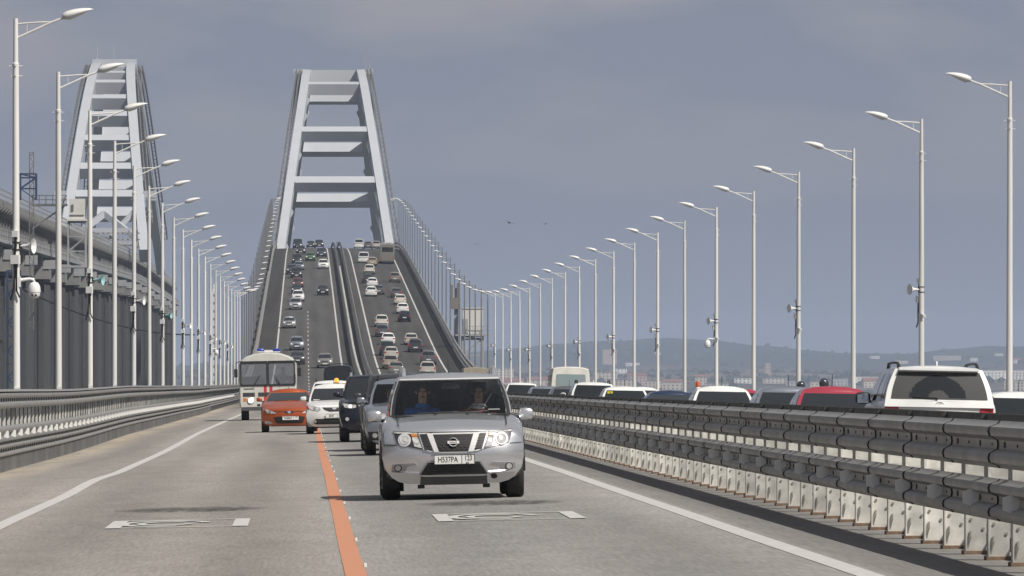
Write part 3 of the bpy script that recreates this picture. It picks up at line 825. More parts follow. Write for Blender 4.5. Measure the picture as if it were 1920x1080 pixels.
# ------------------------------------------------------------------ water, coast, hills, town
mb = MB(); mb.grid(lambda u, v: (u, v, -9.5), [-3600, -1500, 0, 1500, 4600], [-40, 500, 2000, 5000, 9000])
m = mat('sea_water', (.035, .055, .075), .12, bump=.6, bscale=.35); tag(mb.obj('water', m), kind='structure')
RIDGE = [(-2600, 705), (-900, 700), (-200, 690), (300, 688), (700, 678), (850, 664), (950, 654), (1050, 645), (1140, 640), (1250, 636), (1350, 640), (1430, 648), (1500, 655), (1560, 661), (1620, 664), (1700, 664), (1780, 657), (1850, 651), (1920, 650), (2100, 656), (2600, 650), (4000, 670)]
def ridge(x): return 1.5 + 720 - lerp_table(RIDGE, x + 572)
def hterr(x, y):
    t = (y - 6600) / 6400
    if t < 0: return -9.9
    n = 4.0 * math.sin(x * .011 + y * .003) + 3.0 * math.sin(x * .023 - y * .007) + 1.6 * math.sin(x * .061)
    base = -9 + 20 * min(1, t / .3) + 14 * max(0, min(1, (t - .3) / .45))
    w = max(0, min(1, (t - .55) / .45)); w = w * w * (3 - 2 * w)
    xx = x * 13000 / y
    return base * (1 - w) + ridge(xx) * w + n * min(1, t * 3) * (1 - .45 * w) * .55
def hill_material():
    m = bpy.data.materials.new('hillside'); m.use_nodes = True
    nt = m.node_tree; N = nt.nodes; L = nt.links; b = N['Principled BSDF']; b.inputs['Roughness'].default_value = 1; b.inputs['Specular IOR Level'].default_value = 0
    tc = N.new('ShaderNodeTexCoord'); n = N.new('ShaderNodeTexNoise'); n.inputs['Scale'].default_value = .004; n.inputs['Detail'].default_value = 7
    mp = N.new('ShaderNodeMapping'); mp.inputs['Scale'].default_value = (1, .35, 6); L.new(tc.outputs['Object'], mp.inputs[0]); L.new(mp.outputs[0], n.inputs['Vector'])
    r = N.new('ShaderNodeValToRGB'); L.new(n.outputs['Fac'], r.inputs[0])
    r.color_ramp.elements[0].position = .38; r.color_ramp.elements[0].color = (.030, .034, .030, 1)
    r.color_ramp.elements[1].position = .62; r.color_ramp.elements[1].color = (.16, .125, .10, 1)
    sp = N.new('ShaderNodeSeparateXYZ'); L.new(tc.outputs['Object'], sp.inputs[0])
    mr = N.new('ShaderNodeMapRange'); mr.inputs['From Min'].default_value = 10200; mr.inputs['From Max'].default_value = 11200; L.new(sp.outputs['Y'], mr.inputs[0])
    mx = N.new('ShaderNodeMix'); mx.data_type = 'RGBA'; mx.inputs['B'].default_value = (.022, .028, .026, 1)
    L.new(mr.outputs[0], mx.inputs['Factor']); L.new(r.outputs[0], mx.inputs['A']); L.new(mx.outputs['Result'], b.inputs['Base Color'])
    return m
xs = [-3600 + 45 * i for i in range(180)]
mb = MB(); mb.grid(lambda u, v: (u, v, hterr(u, v)), xs, [6500 + 170 * i for i in range(42)])
tag(mb.obj('hills', hill_material(), smooth=80), kind='structure')
# tree belts on the slopes
mb = MB(); rnd = random.Random(3)
for i in range(2600):
    y = rnd.choice([rnd.gauss(8000, 160), rnd.gauss(9300, 260), rnd.uniform(7200, 12500)]); x = rnd.uniform(-350, 1100) * y / 10000
    if math.sin(x * .012 + y * .004) < -.1 and y < 12000: continue
    z = hterr(x, y); w = rnd.uniform(5, 14); h = rnd.uniform(3.5, 7.5)
    n = 6; ring = [(x + w * .5 * math.cos(a) * rnd.uniform(.7, 1.2), y + w * .5 * math.sin(a), z + h * rnd.uniform(.25, .5)) for a in [2 * math.pi * k / n for k in range(n)]]
    base = [(p[0], p[1], z - 1) for p in ring]
    o = len(mb.v); mb.v += base + ring + [(x + rnd.uniform(-1, 1), y, z + h)]
    fs = [(o + k, o + (k + 1) % n, o + n + (k + 1) % n, o + n + k) for k in range(n)] + [(o + n + k, o + n + (k + 1) % n, o + 2 * n) for k in range(n)]
    mb.f += fs; mb.mi += [0] * len(fs)
tag(mb.obj('woods', mat('far_woods', (.030, .036, .028), 1, noise=.4, nscale=.02, spec=0)), kind='stuff')

tone = {'white': mat('render_white', (.80, .78, .74), .9, noise=.1, nscale=.1), 'sand': mat('render_sand', (.60, .52, .42), .9, noise=.1, nscale=.1),
        'grey': mat('render_grey', (.44, .43, .42), .9, noise=.1, nscale=.1), 'pink': mat('render_pink', (.60, .42, .34), .9, noise=.1, nscale=.1)}
roofm = {'red': mat('roof_red', (.22, .09, .06), .9), 'grey': mat('roof_grey', (.22, .22, .225), .9)}
wing = mat('window_dark', (.05, .055, .06), .3)
rnd = random.Random(11)
def house(px, py, w, h, tn, rf, kind, label):
    """a building of the far town; its base shows at that photo pixel"""
    lo, hi = 6700, 12800
    for _ in range(40):
        y = (lo + hi) / 2; x = (px - 572) * y / F
        if 720 - (hterr(x, y) - EYE) * F / y > py: lo = y
        else: hi = y
    x = (px - 572) * y / F; z = hterr(x, y) - 1.0
    t = thing('town_building', label, 'building', (x, y, z), (0, 0, rnd.uniform(-.15, .15)), 'buildings of the far town')
    d = max(8, w * .45)
    mb = MB(); mb.box((0, 0, (h + 1) / 2), (w, d, h + 1)); mb.obj('wall', tone[tn], t)
    mb = MB()
    if kind == 'gable':
        mb.prism([(-d / 2 - .5, h + 1), (d / 2 + .5, h + 1), (0, h + 1 + d * .3)], lambda p: (-w / 2 - .5, p[0], p[1]), lambda p: (w / 2 + .5, p[0], p[1]))
    else: mb.box((0, 0, h + 1.3), (w + .8, d + .8, .6))
    mb.obj('roof', roofm[rf], t)
    mb = MB(); nf = max(1, int(h / 3)); nw = max(2, int(w / 4))
    for i in range(nf):
        for j in range(nw): mb.box((-w / 2 + (j + .5) * w / nw, -d / 2 - .05, 2.4 + i * 3), (1.5, .12, 1.5))
    mb.obj('window_grille', wing, t)
def pixel_label(px, kind):
    return None
BL = [ # px, base py, width m, height m, tone, roof, kind, label
 (1143, 684, 22, 24, 'pink', 'grey', 'flat', 'tall orange-pink block on the hillside above the white minibus'),
 (1186, 686, 22, 5, 'white', 'grey', 'flat', 'pale low building high on the slope right of the orange-pink block'),
 (1162, 700, 18, 6, 'white', 'grey', 'flat', 'bright low house just below the orange-pink block'),
 (1232, 664, 12, 3, 'white', 'grey', 'flat', 'tiny bright house alone high on the dark hill'),
 (1314, 722, 12, 9, 'sand', 'red', 'gable', 'sandy house above the orange roof beacon'),
 (1395, 719, 22, 6, 'white', 'grey', 'flat', 'bright low hall above the white car with the antenna'),
 (1440, 702, 6, 14, 'pink', 'grey', 'flat', 'slim tower-like house between the fourth and fifth lamp posts from the right edge'),
 (1452, 719, 26, 6, 'sand', 'grey', 'flat', 'long low sandy hall at the foot of the slim tower-like house'),
 (1640, 672, 16, 4, 'white', 'grey', 'flat', 'pale low house on the ridge slope left of the second lamp post'),
 (1690, 682, 20, 5, 'sand', 'grey', 'flat', 'sandy house on the upper slope just left of the second lamp post'),
 (1776, 675, 44, 7, 'sand', 'grey', 'flat', 'long yellowish building on the upper slope above the large white car'),
 (1826, 677, 12, 5, 'white', 'grey', 'flat', 'bright small house at the end of the long yellowish building'),
 (1873, 667, 14, 4, 'white', 'grey', 'flat', 'bright tiny house high on the ridge left of the edge lamp post'),
 (1908, 681, 14, 6, 'white', 'red', 'gable', 'bright gabled house on the slope at the right edge'),
 (1862, 712, 34, 11, 'white', 'grey', 'flat', 'white apartment block with rows of windows left of the edge lamp post'),
 (1910, 712, 24, 11, 'white', 'grey', 'flat', 'white apartment block cut by the right edge'),
 (1622, 718, 30, 7, 'white', 'grey', 'flat', 'white hall behind the third lamp post, above the red car'),
 (1640, 727, 26, 7, 'sand', 'red', 'gable', 'sandy gabled house beside the large white car'),
 (1575, 724, 16, 8, 'grey', 'grey', 'flat', 'grey block just left of the third lamp post'),
 (1535, 729, 18, 7, 'sand', 'grey', 'flat', 'sandy block behind the riders'),
 (1905, 732, 24, 10, 'sand', 'grey', 'flat', 'sandy block low at the right edge behind the lamp post'),
 (1165, 728, 30, 9, 'sand', 'grey', 'flat', 'sandy block behind the white car with the yellow sticker'),
 (1135, 718, 26, 12, 'sand', 'grey', 'flat', 'sandy tall block beside the white minibus roof'),
 (1195, 722, 20, 10, 'pink', 'red', 'gable', 'pinkish gabled house right of the sandy tall block'),
 (1230, 727, 24, 7, 'sand', 'grey', 'flat', 'long sandy house behind the eighth lamp post'),
 (1262, 731, 22, 8, 'sand', 'red', 'gable', 'sandy house with a red roof behind the dark blue car'),
 (1345, 731, 22, 7, 'grey', 'grey', 'flat', 'grey hall behind the white car with the antenna'),
 (1488, 733, 16, 10, 'grey', 'grey', 'flat', 'grey block standing over the grey-blue car'),
 (1008, 728, 22, 9, 'sand', 'red', 'gable', 'sandy red-roofed house left of the white minibus'),
 (945, 716, 20, 15, 'sand', 'grey', 'flat', 'sandy block above the beige truck'),
 (958, 730, 26, 8, 'pink', 'red', 'gable', 'pinkish house behind the white hatchback'),
 (915, 700, 18, 7, 'white', 'grey', 'flat', 'white house right of the trestle cabin'),
]
for b in BL: house(*b)
t = thing('white_tower', 'slim white tower far away behind the left row of lamp posts', 'tower', (-92, 7000, -9))
mb = MB(); mb.box((0, 0, 52), (4.4, 4.4, 105)); mb.obj('shaft', tone['white'], t)
mb = MB(); mb.lathe([(2.3, 104), (.3, 112)], 8); mb.obj('spire', tone['white'], t)
mb = MB()
for i in range(12): mb.box((0, -2.25, 12 + i * 8), (1.4, .2, 2.4))
mb.obj('window_grille', wing, t)

for px, py, s, a in ((955, 418, 1.0, .3), (1023, 420, .8, -.2), (893, 458, .7, .1)):
    Y = 700.0; x, z = (px - 572) * Y / F, EYE + (720 - py) * Y / F
    mb = MB()
    mb.tube([(0, -.28, 0), (0, -.12, .01), (0, .1, 0), (0, .3, -.01)], [.01, .06, .05, .01], 8)
    for sx in (-1, 1):
        prof_ = [(0, .08, .02, .0), (.35, .07, .12, .0), (.6, -.02, .05, .0)]
        mb.loft([[(sx * p[0], .09 - .1 * i, p[2]), (sx * p[0], -.09 + .0 * i, p[2]), (sx * p[0], -.09, p[2] - .012), (sx * p[0], .09 - .1 * i, p[2] - .012)] for i, p in enumerate(prof_)], True, True)
    o = mb.obj('seagull', M['dark_grey'], loc=(x, Y, z)); o.rotation_euler = (0, a, a * 2); o.scale = (s, s, s)
    tag(o, {955: 'larger dark gull gliding in the sky between the arch and the lamp posts', 1023: 'small dark gull gliding just right of the larger gull', 893: 'small dark gull gliding alone near the arch, lowest of the birds'}[px], 'bird', 'gulls in the sky')
# ------------------------------------------------------------------ cars
def interp(t, x):
    if x <= t[0][0]: return t[0][1]
    for (a, p), (b, q) in zip(t, t[1:]):
        if x <= b: return p + (q - p) * (x - a) / (b - a)
    return t[-1][1]

class Car:
    """one car type. Local frame: y = 0 at the nose, +y towards the tail, z = 0 at the ground."""
    def __init__(s, **k):
        d = dict(W=1.78, L=4.3, zb=.24, fb=.20, R=.33, yf=.84, yr=3.42, top=[(0, .80), (.06, .86), (1.15, 1.02), (3.9, 1.0), (4.3, .98)], belt=.95,
                 yws=1.1, yrt=1.85, yrr=3.7, yrb=4.15, H=1.5, wb=.88, wt=.71, cf=.20, cr=.10, crown=.035, rcrown=.05, bulge=.12, tw=.23,
                 lean=[(.2, .10), (.35, .02), (.55, 0), (.72, .03), (.85, .09), (1.1, .16)], leanr=[(.2, .05), (.5, 0), (1.0, .05)], rbulge=.06)
        d.update(k); s.__dict__.update(d)
    def warp(s, x, y, z):
        xn = min(1.1, abs(x) / (s.W / 2))
        ff = max(0, 1 - y / 1.0) ** 1.6; fr = max(0, 1 - (s.L - y) / .8) ** 1.6
        return (x, y + ff * (s.cf * xn ** 2.6 + interp(s.lean, z)) - fr * (s.cr * xn ** 2.6 + interp(s.leanr, z)), z)
    def side_bottom(s, y):
        z = interp([(0, s.fb + .02), (.3, s.zb), (s.L - .4, s.zb), (s.L, s.zb + .06)], y)
        Ra = s.R + .055
        for yw in (s.yf, s.yr):
            d = abs(y - yw)
            if d < Ra: z = max(z, s.R + math.sqrt(Ra * Ra - d * d) - .01)
        return z
    XF = [(.93, 0), (.965, .05), (.975, .13), (.985, .27), (1.0, .52), (.99, .72), (.95, .88), (.89, .965), (.83, 1.0)]
    NT = [.27, .18, .10, .03, 0, 0, 0, 0, 0]          # the nose is cut away at its lower corners
    HF = [.72, .5, .25, 0]
    def section(s, y, k=1.0):
        zs = s.side_bottom(y); zt = interp(s.top, y); hw = s.W / 2 * k
        pts = []
        nf = max(0, 1 - y / .55); nf = nf * nf * (3 - 2 * nf)
        for (fx, fz), nt_ in zip(s.XF, s.NT): pts.append((hw * (fx - nt_ * nf), zs + (zt - zs) * fz))
        for h in s.HF: pts.append((hw * s.XF[-1][0] * h, zt + s.crown * (1 - h * h)))
        return pts
    def body(s, mb):
        ys = {0, .015, .05, .12, .22, .34, .48, .75, 1.0, s.L, s.L - .015, s.L - .05, s.L - .15, s.L - .3, s.L - .5}
        for yw in (s.yf, s.yr):
            Ra = s.R + .055
            for i in range(-6, 7): ys.add(yw + Ra * math.sin(i * math.pi / 12))
            ys.add(yw - Ra - .01); ys.add(yw + Ra + .01)
        for yy, _ in s.top: ys.add(yy)
        for i in range(1, 8): ys.add(s.yf + (s.yr - s.yf) * i / 8)
        ys = sorted(y for y in ys if 0 <= y <= s.L)
        rings = []
        for y in ys:
            k = 1.0
            if y < .02: k = .985
            elif y > s.L - .02: k = .985
            half = s.section(y, k)
            inn = [(min(s.W / 2 - .26, half[0][0] - .05), half[0][1] + .02)]
            full = [(-p, q) for p, q in inn + half] + [(p, q) for p, q in (inn + half)[::-1][1:]]
            if y < .01 or y > s.L - .01: full = [(p, q - (.012 if q > .7 else 0)) for p, q in full]
            rings.append([s.warp(p, y, q) for p, q in full])
        mb.loft(rings, False)
        for y in (0, s.L):                                     # nose and tail skins
            half = s.section(y, .985); n = len(s.XF)
            cols = [-1] + [-h for h in s.HF[:-1]] + [0] + s.HF[:-1][::-1] + [1]
            rows = []
            for k in range(n):
                xk, zk = half[k]; t = (k / (n - 1)) ** 4
                rows.append([s.warp(c * xk, y, zk + t * (s.crown * (1 - c * c)) - (.012 if zk > .7 else 0)) for c in cols])
            mb.loft(rows, False)
        mb.box((0, s.L / 2, s.zb + .10), (s.W * .66, s.L - .5, .22), 1)      # dark underbody
        for yw in (s.yf, s.yr): mb.box((0, yw, s.R + .12), (s.W - .52, s.R * 2 + .06, .5), 1)
        for sx in (-1, 1):                                       # dark arch liners
            for yw in (s.yf, s.yr):
                Ra = s.R + .05
                mb.grid(lambda u, a: (sx * (s.W / 2 * u), yw - Ra * math.cos(a), s.R + Ra * math.sin(a)), [.45, .955], [math.pi * i / 8 for i in range(9)], 1)
        # black sill strip
    # greenhouse: t = 0 at the belt, 1 at the roof edge
    def cab(s, t):
        zb = interp(s.top, (s.yws + s.yrb) / 2) - .03
        z = zb + (s.H - s.rcrown - zb) * t
        b = .03 * math.sin(math.pi * t)
        hw = (s.W / 2) * (s.wb + (s.wt - s.wb) * t) + b
        return z, hw, s.yws + (s.yrt - s.yws) * t - b * .6, s.yrb + (s.yrr - s.yrb) * t + b * .6
    def Fr(s, u, t, o=0.0):
        z, hw, yf, yr = s.cab(t)
        if t <= 0.02: z = min(z, interp(s.top, s.yws) - .02)
        return (u * hw, yf - s.bulge * (1 - u * u) - o * .8, z + o * .5)
    def Rr(s, u, t, o=0.0):
        z, hw, yf, yr = s.cab(t)
        return (u * hw, yr + s.rbulge * (1 - u * u) + o * .9, z + o * .2)
    def Sd(s, sx, v, t, o=0.0):
        z, hw, yf, yr = s.cab(t)
        return (sx * (hw + o), yf + (yr - yf) * v, z + o * .15)
    US = [-1, -.93, -.6, -.3, 0, .3, .6, .93, 1]
    TS = [-.12, 0, .06, .25, .45, .65, .8, .90, 1.0]
    def cabin(s, mb, open_front=False, open_side=False):
        skf = (lambda u, t: abs(u) < .93 and .06 < t < .90) if open_front else None
        mb.grid(s.Fr, s.US, s.TS, skip=skf)
        mb.grid(s.Rr, s.US, s.TS, flip=True)
        vs = [0, .06, .2, .3, .42, .46, .6, .75, .88, 1]
        for sx in (-1, 1):
            sks = (lambda v, t: .06 < v < .88 and .06 < t < .90 and not .42 < v < .46) if open_side else None
            mb.grid(lambda v, t: s.Sd(sx, v, t), vs, s.TS, flip=sx > 0, skip=sks)
        z, hw, yf, yr = s.cab(1.0)
        us = [-1, -.96, -.85, -.5, 0, .5, .85, .96, 1]
        vv = [0, .02, .07, .3, .6, .93, .98, 1]
        def roof(u, v):
            y0 = yf - s.bulge * (1 - u * u); y1 = yr + s.rbulge * (1 - u * u)
            e = min(1, (1 - abs(u)) / .22) ** .6; g = min(1, v / .07) ** .5 * min(1, (1 - v) / .07) ** .5
            return (u * hw, y0 + (y1 - y0) * v, z + s.rcrown * (.42 * e + .58 * (1 - u * u)) * g)
        mb.grid(roof, us, vv)
    def wheels(s, root, lod):
        for sx in (-1, 1):
            for yw in (s.yf, s.yr):
                me = s._wheel(lod)
                o = bpy.data.objects.new('wheel', me[0]); COL.objects.link(o); o.parent = root
                o.location = (sx * (s.W / 2 - .005), yw, s.R); o.rotation_euler = (0, 0, 0 if sx > 0 else math.pi)
                if me[1]:
                    r = bpy.data.objects.new('rim', me[1]); COL.objects.link(r); r.parent = o
    def _wheel(s, lod):
        if getattr(s, '_wm', None): return s._wm
        mb = MB(); R_ = s.R; w = s.tw
        prof_ = [(R_ * .62, -w), (R_ * .92, -w), (R_ * .98, -w * .9), (R_, -w * .75), (R_, -w * .25), (R_ * .98, -w * .1), (R_ * .92, 0), (R_ * .64, 0), (R_ * .62, -.04)]
        mb.lathe(prof_, 20, axis='X')
        for g in (-.72, -.5, -.28):
            mb.lathe([(R_ * 1.001, g * w - .006), (R_ * 1.003, g * w), (R_ * 1.001, g * w + .006)], 20, axis='X', mi=1)
        tyre = mb.mesh('tyre', [M['rubber'], M['blackwire']], 40)
        rim = None
        if lod == 0:
            mb = MB(); mb.lathe([(R_ * .64, -.03), (R_ * .60, -.008), (R_ * .55, -.05)], 20, axis='X')
            mb.lathe([(.05, -.03), (.045, -.012), (.01, -.01)], 10, axis='X')
            for k in range(7):
                a = 2 * math.pi * k / 7
                mb.bar((-.03, .04 * math.cos(a), .04 * math.sin(a)), (-.02, R_ * .6 * math.cos(a), R_ * .6 * math.sin(a)), .05, .03)
            rim = mb.mesh('rim', M['rim'], 40)
        s._wm = (tyre, rim); return s._wm
    # shapes laid on the nose or tail skin: polygons in (x, z) bent onto the surface
    def patch(s, mb, poly, off=.008, rear=False, mi=0, skirt=.02, y0=None):
        bm = bmesh.new()
        f = bm.faces.new([bm.verts.new((p[0], 0, p[1])) for p in poly])
        xs = [p[0] for p in poly]; zs = [p[1] for p in poly]
        k = math.floor(min(xs) / .12)
        while k * .12 < max(xs):
            g = bm.verts[:] + bm.edges[:] + bm.faces[:]
            bmesh.ops.bisect_plane(bm, geom=g, plane_co=(k * .12, 0, 0), plane_no=(1, 0, 0)); k += 1
        k = math.floor(min(zs) / .09)
        while k * .09 < max(zs):
            g = bm.verts[:] + bm.edges[:] + bm.faces[:]
            bmesh.ops.bisect_plane(bm, geom=g, plane_co=(0, 0, k * .09), plane_no=(0, 0, 1)); k += 1
        edges = [e for e in bm.edges if len(e.link_faces) == 1]
        r = bmesh.ops.extrude_edge_only(bm, edges=edges)
        new = {v for v in r['geom'] if isinstance(v, bmesh.types.BMVert)}
        for v in bm.verts:
            if rear:
                y = s.warp(v.co.x, s.L, v.co.z)[1]
                v.co.y = y + (off if v not in new else -skirt)
            else:
                y = s.warp(v.co.x, 0, v.co.z)[1]
                v.co.y = y - (off if v not in new else -skirt)
        bm.verts.index_update()
        mb.add([tuple(v.co) for v in bm.verts], [tuple(v.index for v in f.verts) for f in bm.faces], mi)
        bm.free()
    def yfront(s, x, z): return s.warp(x, 0, z)[1]
    def yrear(s, x, z): return s.warp(x, s.L, z)[1]
    def disc(s, mb, x, z, r, off=.014, n=14, rear=False, mi=0):
        s.patch(mb, [(x + r * math.cos(2 * math.pi * k / n), z + r * math.sin(2 * math.pi * k / n)) for k in range(n)], off, rear, mi)
    def glass(s, name, root, where, u0, u1, t0, t1, m, off=.008, nu=8, nt=5):
        mb = MB()
        us = [u0 + (u1 - u0) * i / nu for i in range(nu + 1)]; ts = [t0 + (t1 - t0) * i / nt for i in range(nt + 1)]
        f = {'f': lambda u, t: s.Fr(u, t, off), 'r': lambda u, t: s.Rr(u, t, off), 'l': lambda u, t: s.Sd(-1, u, t, off), 'R': lambda u, t: s.Sd(1, u, t, off)}[where]
        mb.grid(f, us, ts)
        return mb.obj(name, m, root, 60)

def mirx(poly): return [(-x, z) for x, z in poly][::-1]
def text_mesh(body, size, depth=.0015, spacing=1.0):
    cu = bpy.data.curves.new('lettering', 'FONT'); cu.body = body; cu.size = size; cu.extrude = depth; cu.space_character = spacing
    cu.align_x = 'CENTER'; cu.align_y = 'CENTER'
    o = bpy.data.objects.new('lettering', cu); COL.objects.link(o)
    dg = bpy.context.evaluated_depsgraph_get()
    me = bpy.data.meshes.new_from_object(o.evaluated_get(dg))
    bpy.data.objects.remove(o); bpy.data.curves.remove(cu)
    me.materials.clear(); me.materials.append(M['ink'])
    return me
def number_plate(car, root, x, z, parts, rear=False, w=.53, h=.125, sticking=.03):
    """parts: list of (text, size, dx, dz, spacing)"""
    y = (car.yrear(x, z) + sticking) if rear else (car.yfront(x, z) - sticking)
    sgn = 1 if rear else -1
    mb = MB(); mb.box((x, y, z), (w, .012, h)); p = mb.obj('number_plate', M['plate'], root)
    if not parts: return p
    mb = MB()
    for zz in (-1, 1): mb.box((x, y + sgn * .006, z + zz * (h / 2 - .004)), (w, .006, .007))
    for xx in (-1, 1): mb.box((x + xx * (w / 2 - .004), y + sgn * .006, z), (.007, .006, h - .015))
    if len(parts) > 1: mb.box((x + w * .18, y + sgn * .006, z), (.006, .006, h - .015))
    mb.obj('border', M['ink'], p)
    for tx, size, dx, dz, spc in parts:
        o = bpy.data.objects.new('lettering', text_mesh(tx, size, spacing=spc)); COL.objects.link(o); o.parent = p
        o.location = (x + dx, y + sgn * .0085, z + dz); o.rotation_euler = (math.pi / 2, 0, math.pi if rear else 0)
        o.scale = (.82, 1.12, 1)
    return p

def mirror_pair(car, root, m, y=None, z=None, glass_back=False, size=1.0, out=.10):
    y = y or car.yws + .42; z = z or interp(car.top, car.yws) + .02
    for sx in (-1, 1):
        hw = car.W / 2 * .93
        mb = MB(); rings = []
        for t, k in ((0, .72), (.12, .95), (.5, 1.05), (.85, .95), (1, .7)):
            x = sx * (hw + .04 + (out + .07) * t * size)
            c = (x, y, z + .05); a, b = .055 * k * size, .075 * k * size
            rings.append([(c[0], c[1] + a * (abs(math.cos(q)) ** .55) * (1 if math.cos(q) > 0 else -1), c[2] + b * (abs(math.sin(q)) ** .55) * (1 if math.sin(q) > 0 else -.8)) for q in [2 * math.pi * i / 16 for i in range(16)]])
        mb.loft(rings, True, True)
        mb.bar((sx * (hw - .03), y + .02, z - .02), (sx * (hw + .09), y, z + .02), .05, .04, 1)
        mb.obj('mirror', [m, M['plastic']], root, 50)
        if glass_back:
            mb = MB(); mb.box((sx * (hw + .04 + (out + .07) * .52 * size), y + .066 * size, z + .05), (.13 * size, .012, .10 * size)); mb.obj('mirror_glass', M['mirror'], root)

def antenna(car, root, y=None, h=.25, fin=False, m=None):
    y = y or car.yrt + .25; z = car.H - .012
    mb = MB()
    if fin: mb.prism([(0, 0), (.16, 0), (.15, .05), (.12, .085)], lambda p: (-.012, y + p[0], z + p[1]), lambda p: (.012, y + p[0], z + p[1]))
    else:
        mb.tube([(0, y, z - .02), (0, y, z + .03)], [.02, .012], 8); mb.tube([(0, y, z + .02), (0, y + .12, z + .02 + h)], .006, 6)
    mb.obj('antenna', m or M['plastic'], root)
def roof_rails(car, root, m, w=None, h=.075):
    z, hw, yf, yr = car.cab(1.0)
    for sx in (-1, 1):
        x = sx * hw * .90; mb = MB()
        zt = car.H - .015
        mb.tube([(x, yf + .22, zt - .06), (x, yf + .34, zt + h * .8), (x, yf + .5, zt + h), (x, (yf + yr) / 2, zt + h + .01), (x, yr - .35, zt + h), (x, yr - .15, zt + .0), (x, yr - .05, zt - .06)], [.035, .03, .022, .02, .022, .03, .035], 8)
        mb.obj('roof_rail', m, root, 60)

def build_car(car, label, cat, paintm, face, lod, name='passenger_car', group='cars on the bridge', front=True, rear=False, open_front=False, extra=None, glassm=None, trim=None):
    t = thing(name, label, cat, group=group)
    mb = MB(); car.body(mb); mb.obj('body', [paintm, M['interior']], t, 38)
    mb = MB(); car.cabin(mb, open_front, open_front); mb.obj('cabin', [paintm], t, 38)
    g = glassm or M['glass']
    if front or lod == 0:
        car.glass('windshield', t, 'f', -.93, .93, .055, .905, g if not open_front else M['clearglass'])
    if rear or lod == 0: car.glass('rear_window', t, 'r', -.90, .90, .12, .92, M['glass'])
    for sd in ('l', 'R'):
        if lod == 0:
            car.glass('side_window', t, sd, .06, .42, .06, .88, M['glass'] if not open_front else M['clearglass']); car.glass('side_window', t, sd, .46, .76, .06, .88, M['glass']); car.glass('side_window', t, sd, .785, .90, .10, .84, M['glass'])
        else: car.glass('side_window', t, sd, .08, .88, .08, .85, M['glass'], nu=4, nt=3)
    car.wheels(t, lod)
    if extra: extra(car, t, lod)
    return t

def put(t, x, y, away=False, car=None):
    """stand a car on the road: y is its nearest end to the camera"""
    z = ground(x, y + 2); s = slope(y + 2)
    if away: t.location = (x, y + car.L * math.cos(math.atan(s)), ground(x, y + car.L)); t.rotation_euler = (-math.atan(s), -.02, math.pi)
    else: t.location = (x, y, ground(x, y)); t.rotation_euler = (math.atan(s), -.02, 0)

def simple_front(lamps, grille, intake=None, fogs=None, plate=(0, .5), emblem=None, lit=True, grille_m='plastic', plate_parts=None, bar=None):
    def fn(car, t, lod):
        for poly in (lamps, mirx(lamps)):
            mb = MB(); car.patch(mb, poly, .012); o = mb.obj('headlight', M['lamp'], t, 40)
            cx = sum(p[0] for p in poly) / len(poly); cz = sum(p[1] for p in poly) / len(poly)
            mb = MB(); r = min(max(p[1] for p in poly) - min(p[1] for p in poly), .2) * .3
            car.disc(mb, cx, cz, r, .02); mb.obj('bulb', M['lit'] if lit else M['chrome'], o)
        if grille: mb = MB(); car.patch(mb, grille, .010); mb.obj('grille', M[grille_m], t)
        if bar: mb = MB(); car.patch(mb, bar, .018); mb.obj('grille_bar', M['chrome'], t)
        if intake: mb = MB(); car.patch(mb, intake, .010); mb.obj('lower_intake', M['plastic'], t)
        if fogs:
            for sx in (-1, 1): mb = MB(); car.disc(mb, sx * fogs[0], fogs[1], fogs[2], .014); mb.obj('fog_lamp', M['lamp'], t)
        if emblem: mb = MB(); car.patch(mb, [(emblem[0] + emblem[2] * math.cos(a), emblem[1] + emblem[2] * .7 * math.sin(a)) for a in [2 * math.pi * i / 12 for i in range(12)]], .024); mb.obj('emblem', M['chrome'], t)
        if plate: number_plate(car, t, plate[0], plate[1], plate_parts)
        if lod == 0:
            mirror_pair(car, t, t.children[0].material_slots[0].material)
            mb = MB()
            for sx in (-1, 1):
                a = car.Fr(-.62 + .5 * (sx > 0), .07, .02); b = car.Fr(-.1 + .5 * (sx > 0), .13, .02)
                mb.tube([a, b], .010, 5)
            mb.obj('wiper', M['plastic'], t)
    return fn
def simple_rear(lamps, plate=(0, .62), wiper=True, intake=None, spoiler=False, third=True):
    def fn(car, t, lod):
        for poly in (lamps, mirx(lamps)):
            mb = MB(); car.patch(mb, poly, .012, True); mb.obj('tail_light', M['tail'], t, 40)
        if plate: number_plate(car, t, plate[0], plate[1], None, True, .52, .115, .012)
        if intake: mb = MB(); car.patch(mb, intake, .012, True); mb.obj('bumper_trim', M['greyplastic'], t)
        if spoiler:
            mb = MB(); z, hw, yf, yr = car.cab(1.0)
            mb.grid(lambda u, v: (u * hw * .92, yr + car.rbulge * (1 - u * u) - .08 + .22 * v, z + .035 - .05 * v + .0), [-1, -.5, 0, .5, 1], [0, 1])
            mb.grid(lambda u, v: (u * hw * .92, yr + car.rbulge * (1 - u * u) - .08 + .22 * v, z + .010 - .03 * v), [-1, -.5, 0, .5, 1], [0, 1], flip=True)
            mb.grid(lambda u, v: (u * hw * .92, yr + car.rbulge * (1 - u * u) + .14, z - .015 - .005 * v), [-1, -.5, 0, .5, 1], [0, 1])
            mb.obj('spoiler', t.children[0].material_slots[0].material, t, 40)
        if wiper and lod == 0:
            mb = MB(); a = car.Rr(.05, .14, .025); b = car.Rr(.5, .17, .025); mb.tube([a, b], .011, 5); mb.tube([car.Rr(.05, .10, .01), a], .016, 6); mb.obj('wiper', M['plastic'], t)
        if lod == 0: mirror_pair(car, t, t.children[0].material_slots[0].material if not spoiler else M['plastic'], glass_back=True)
    return fn
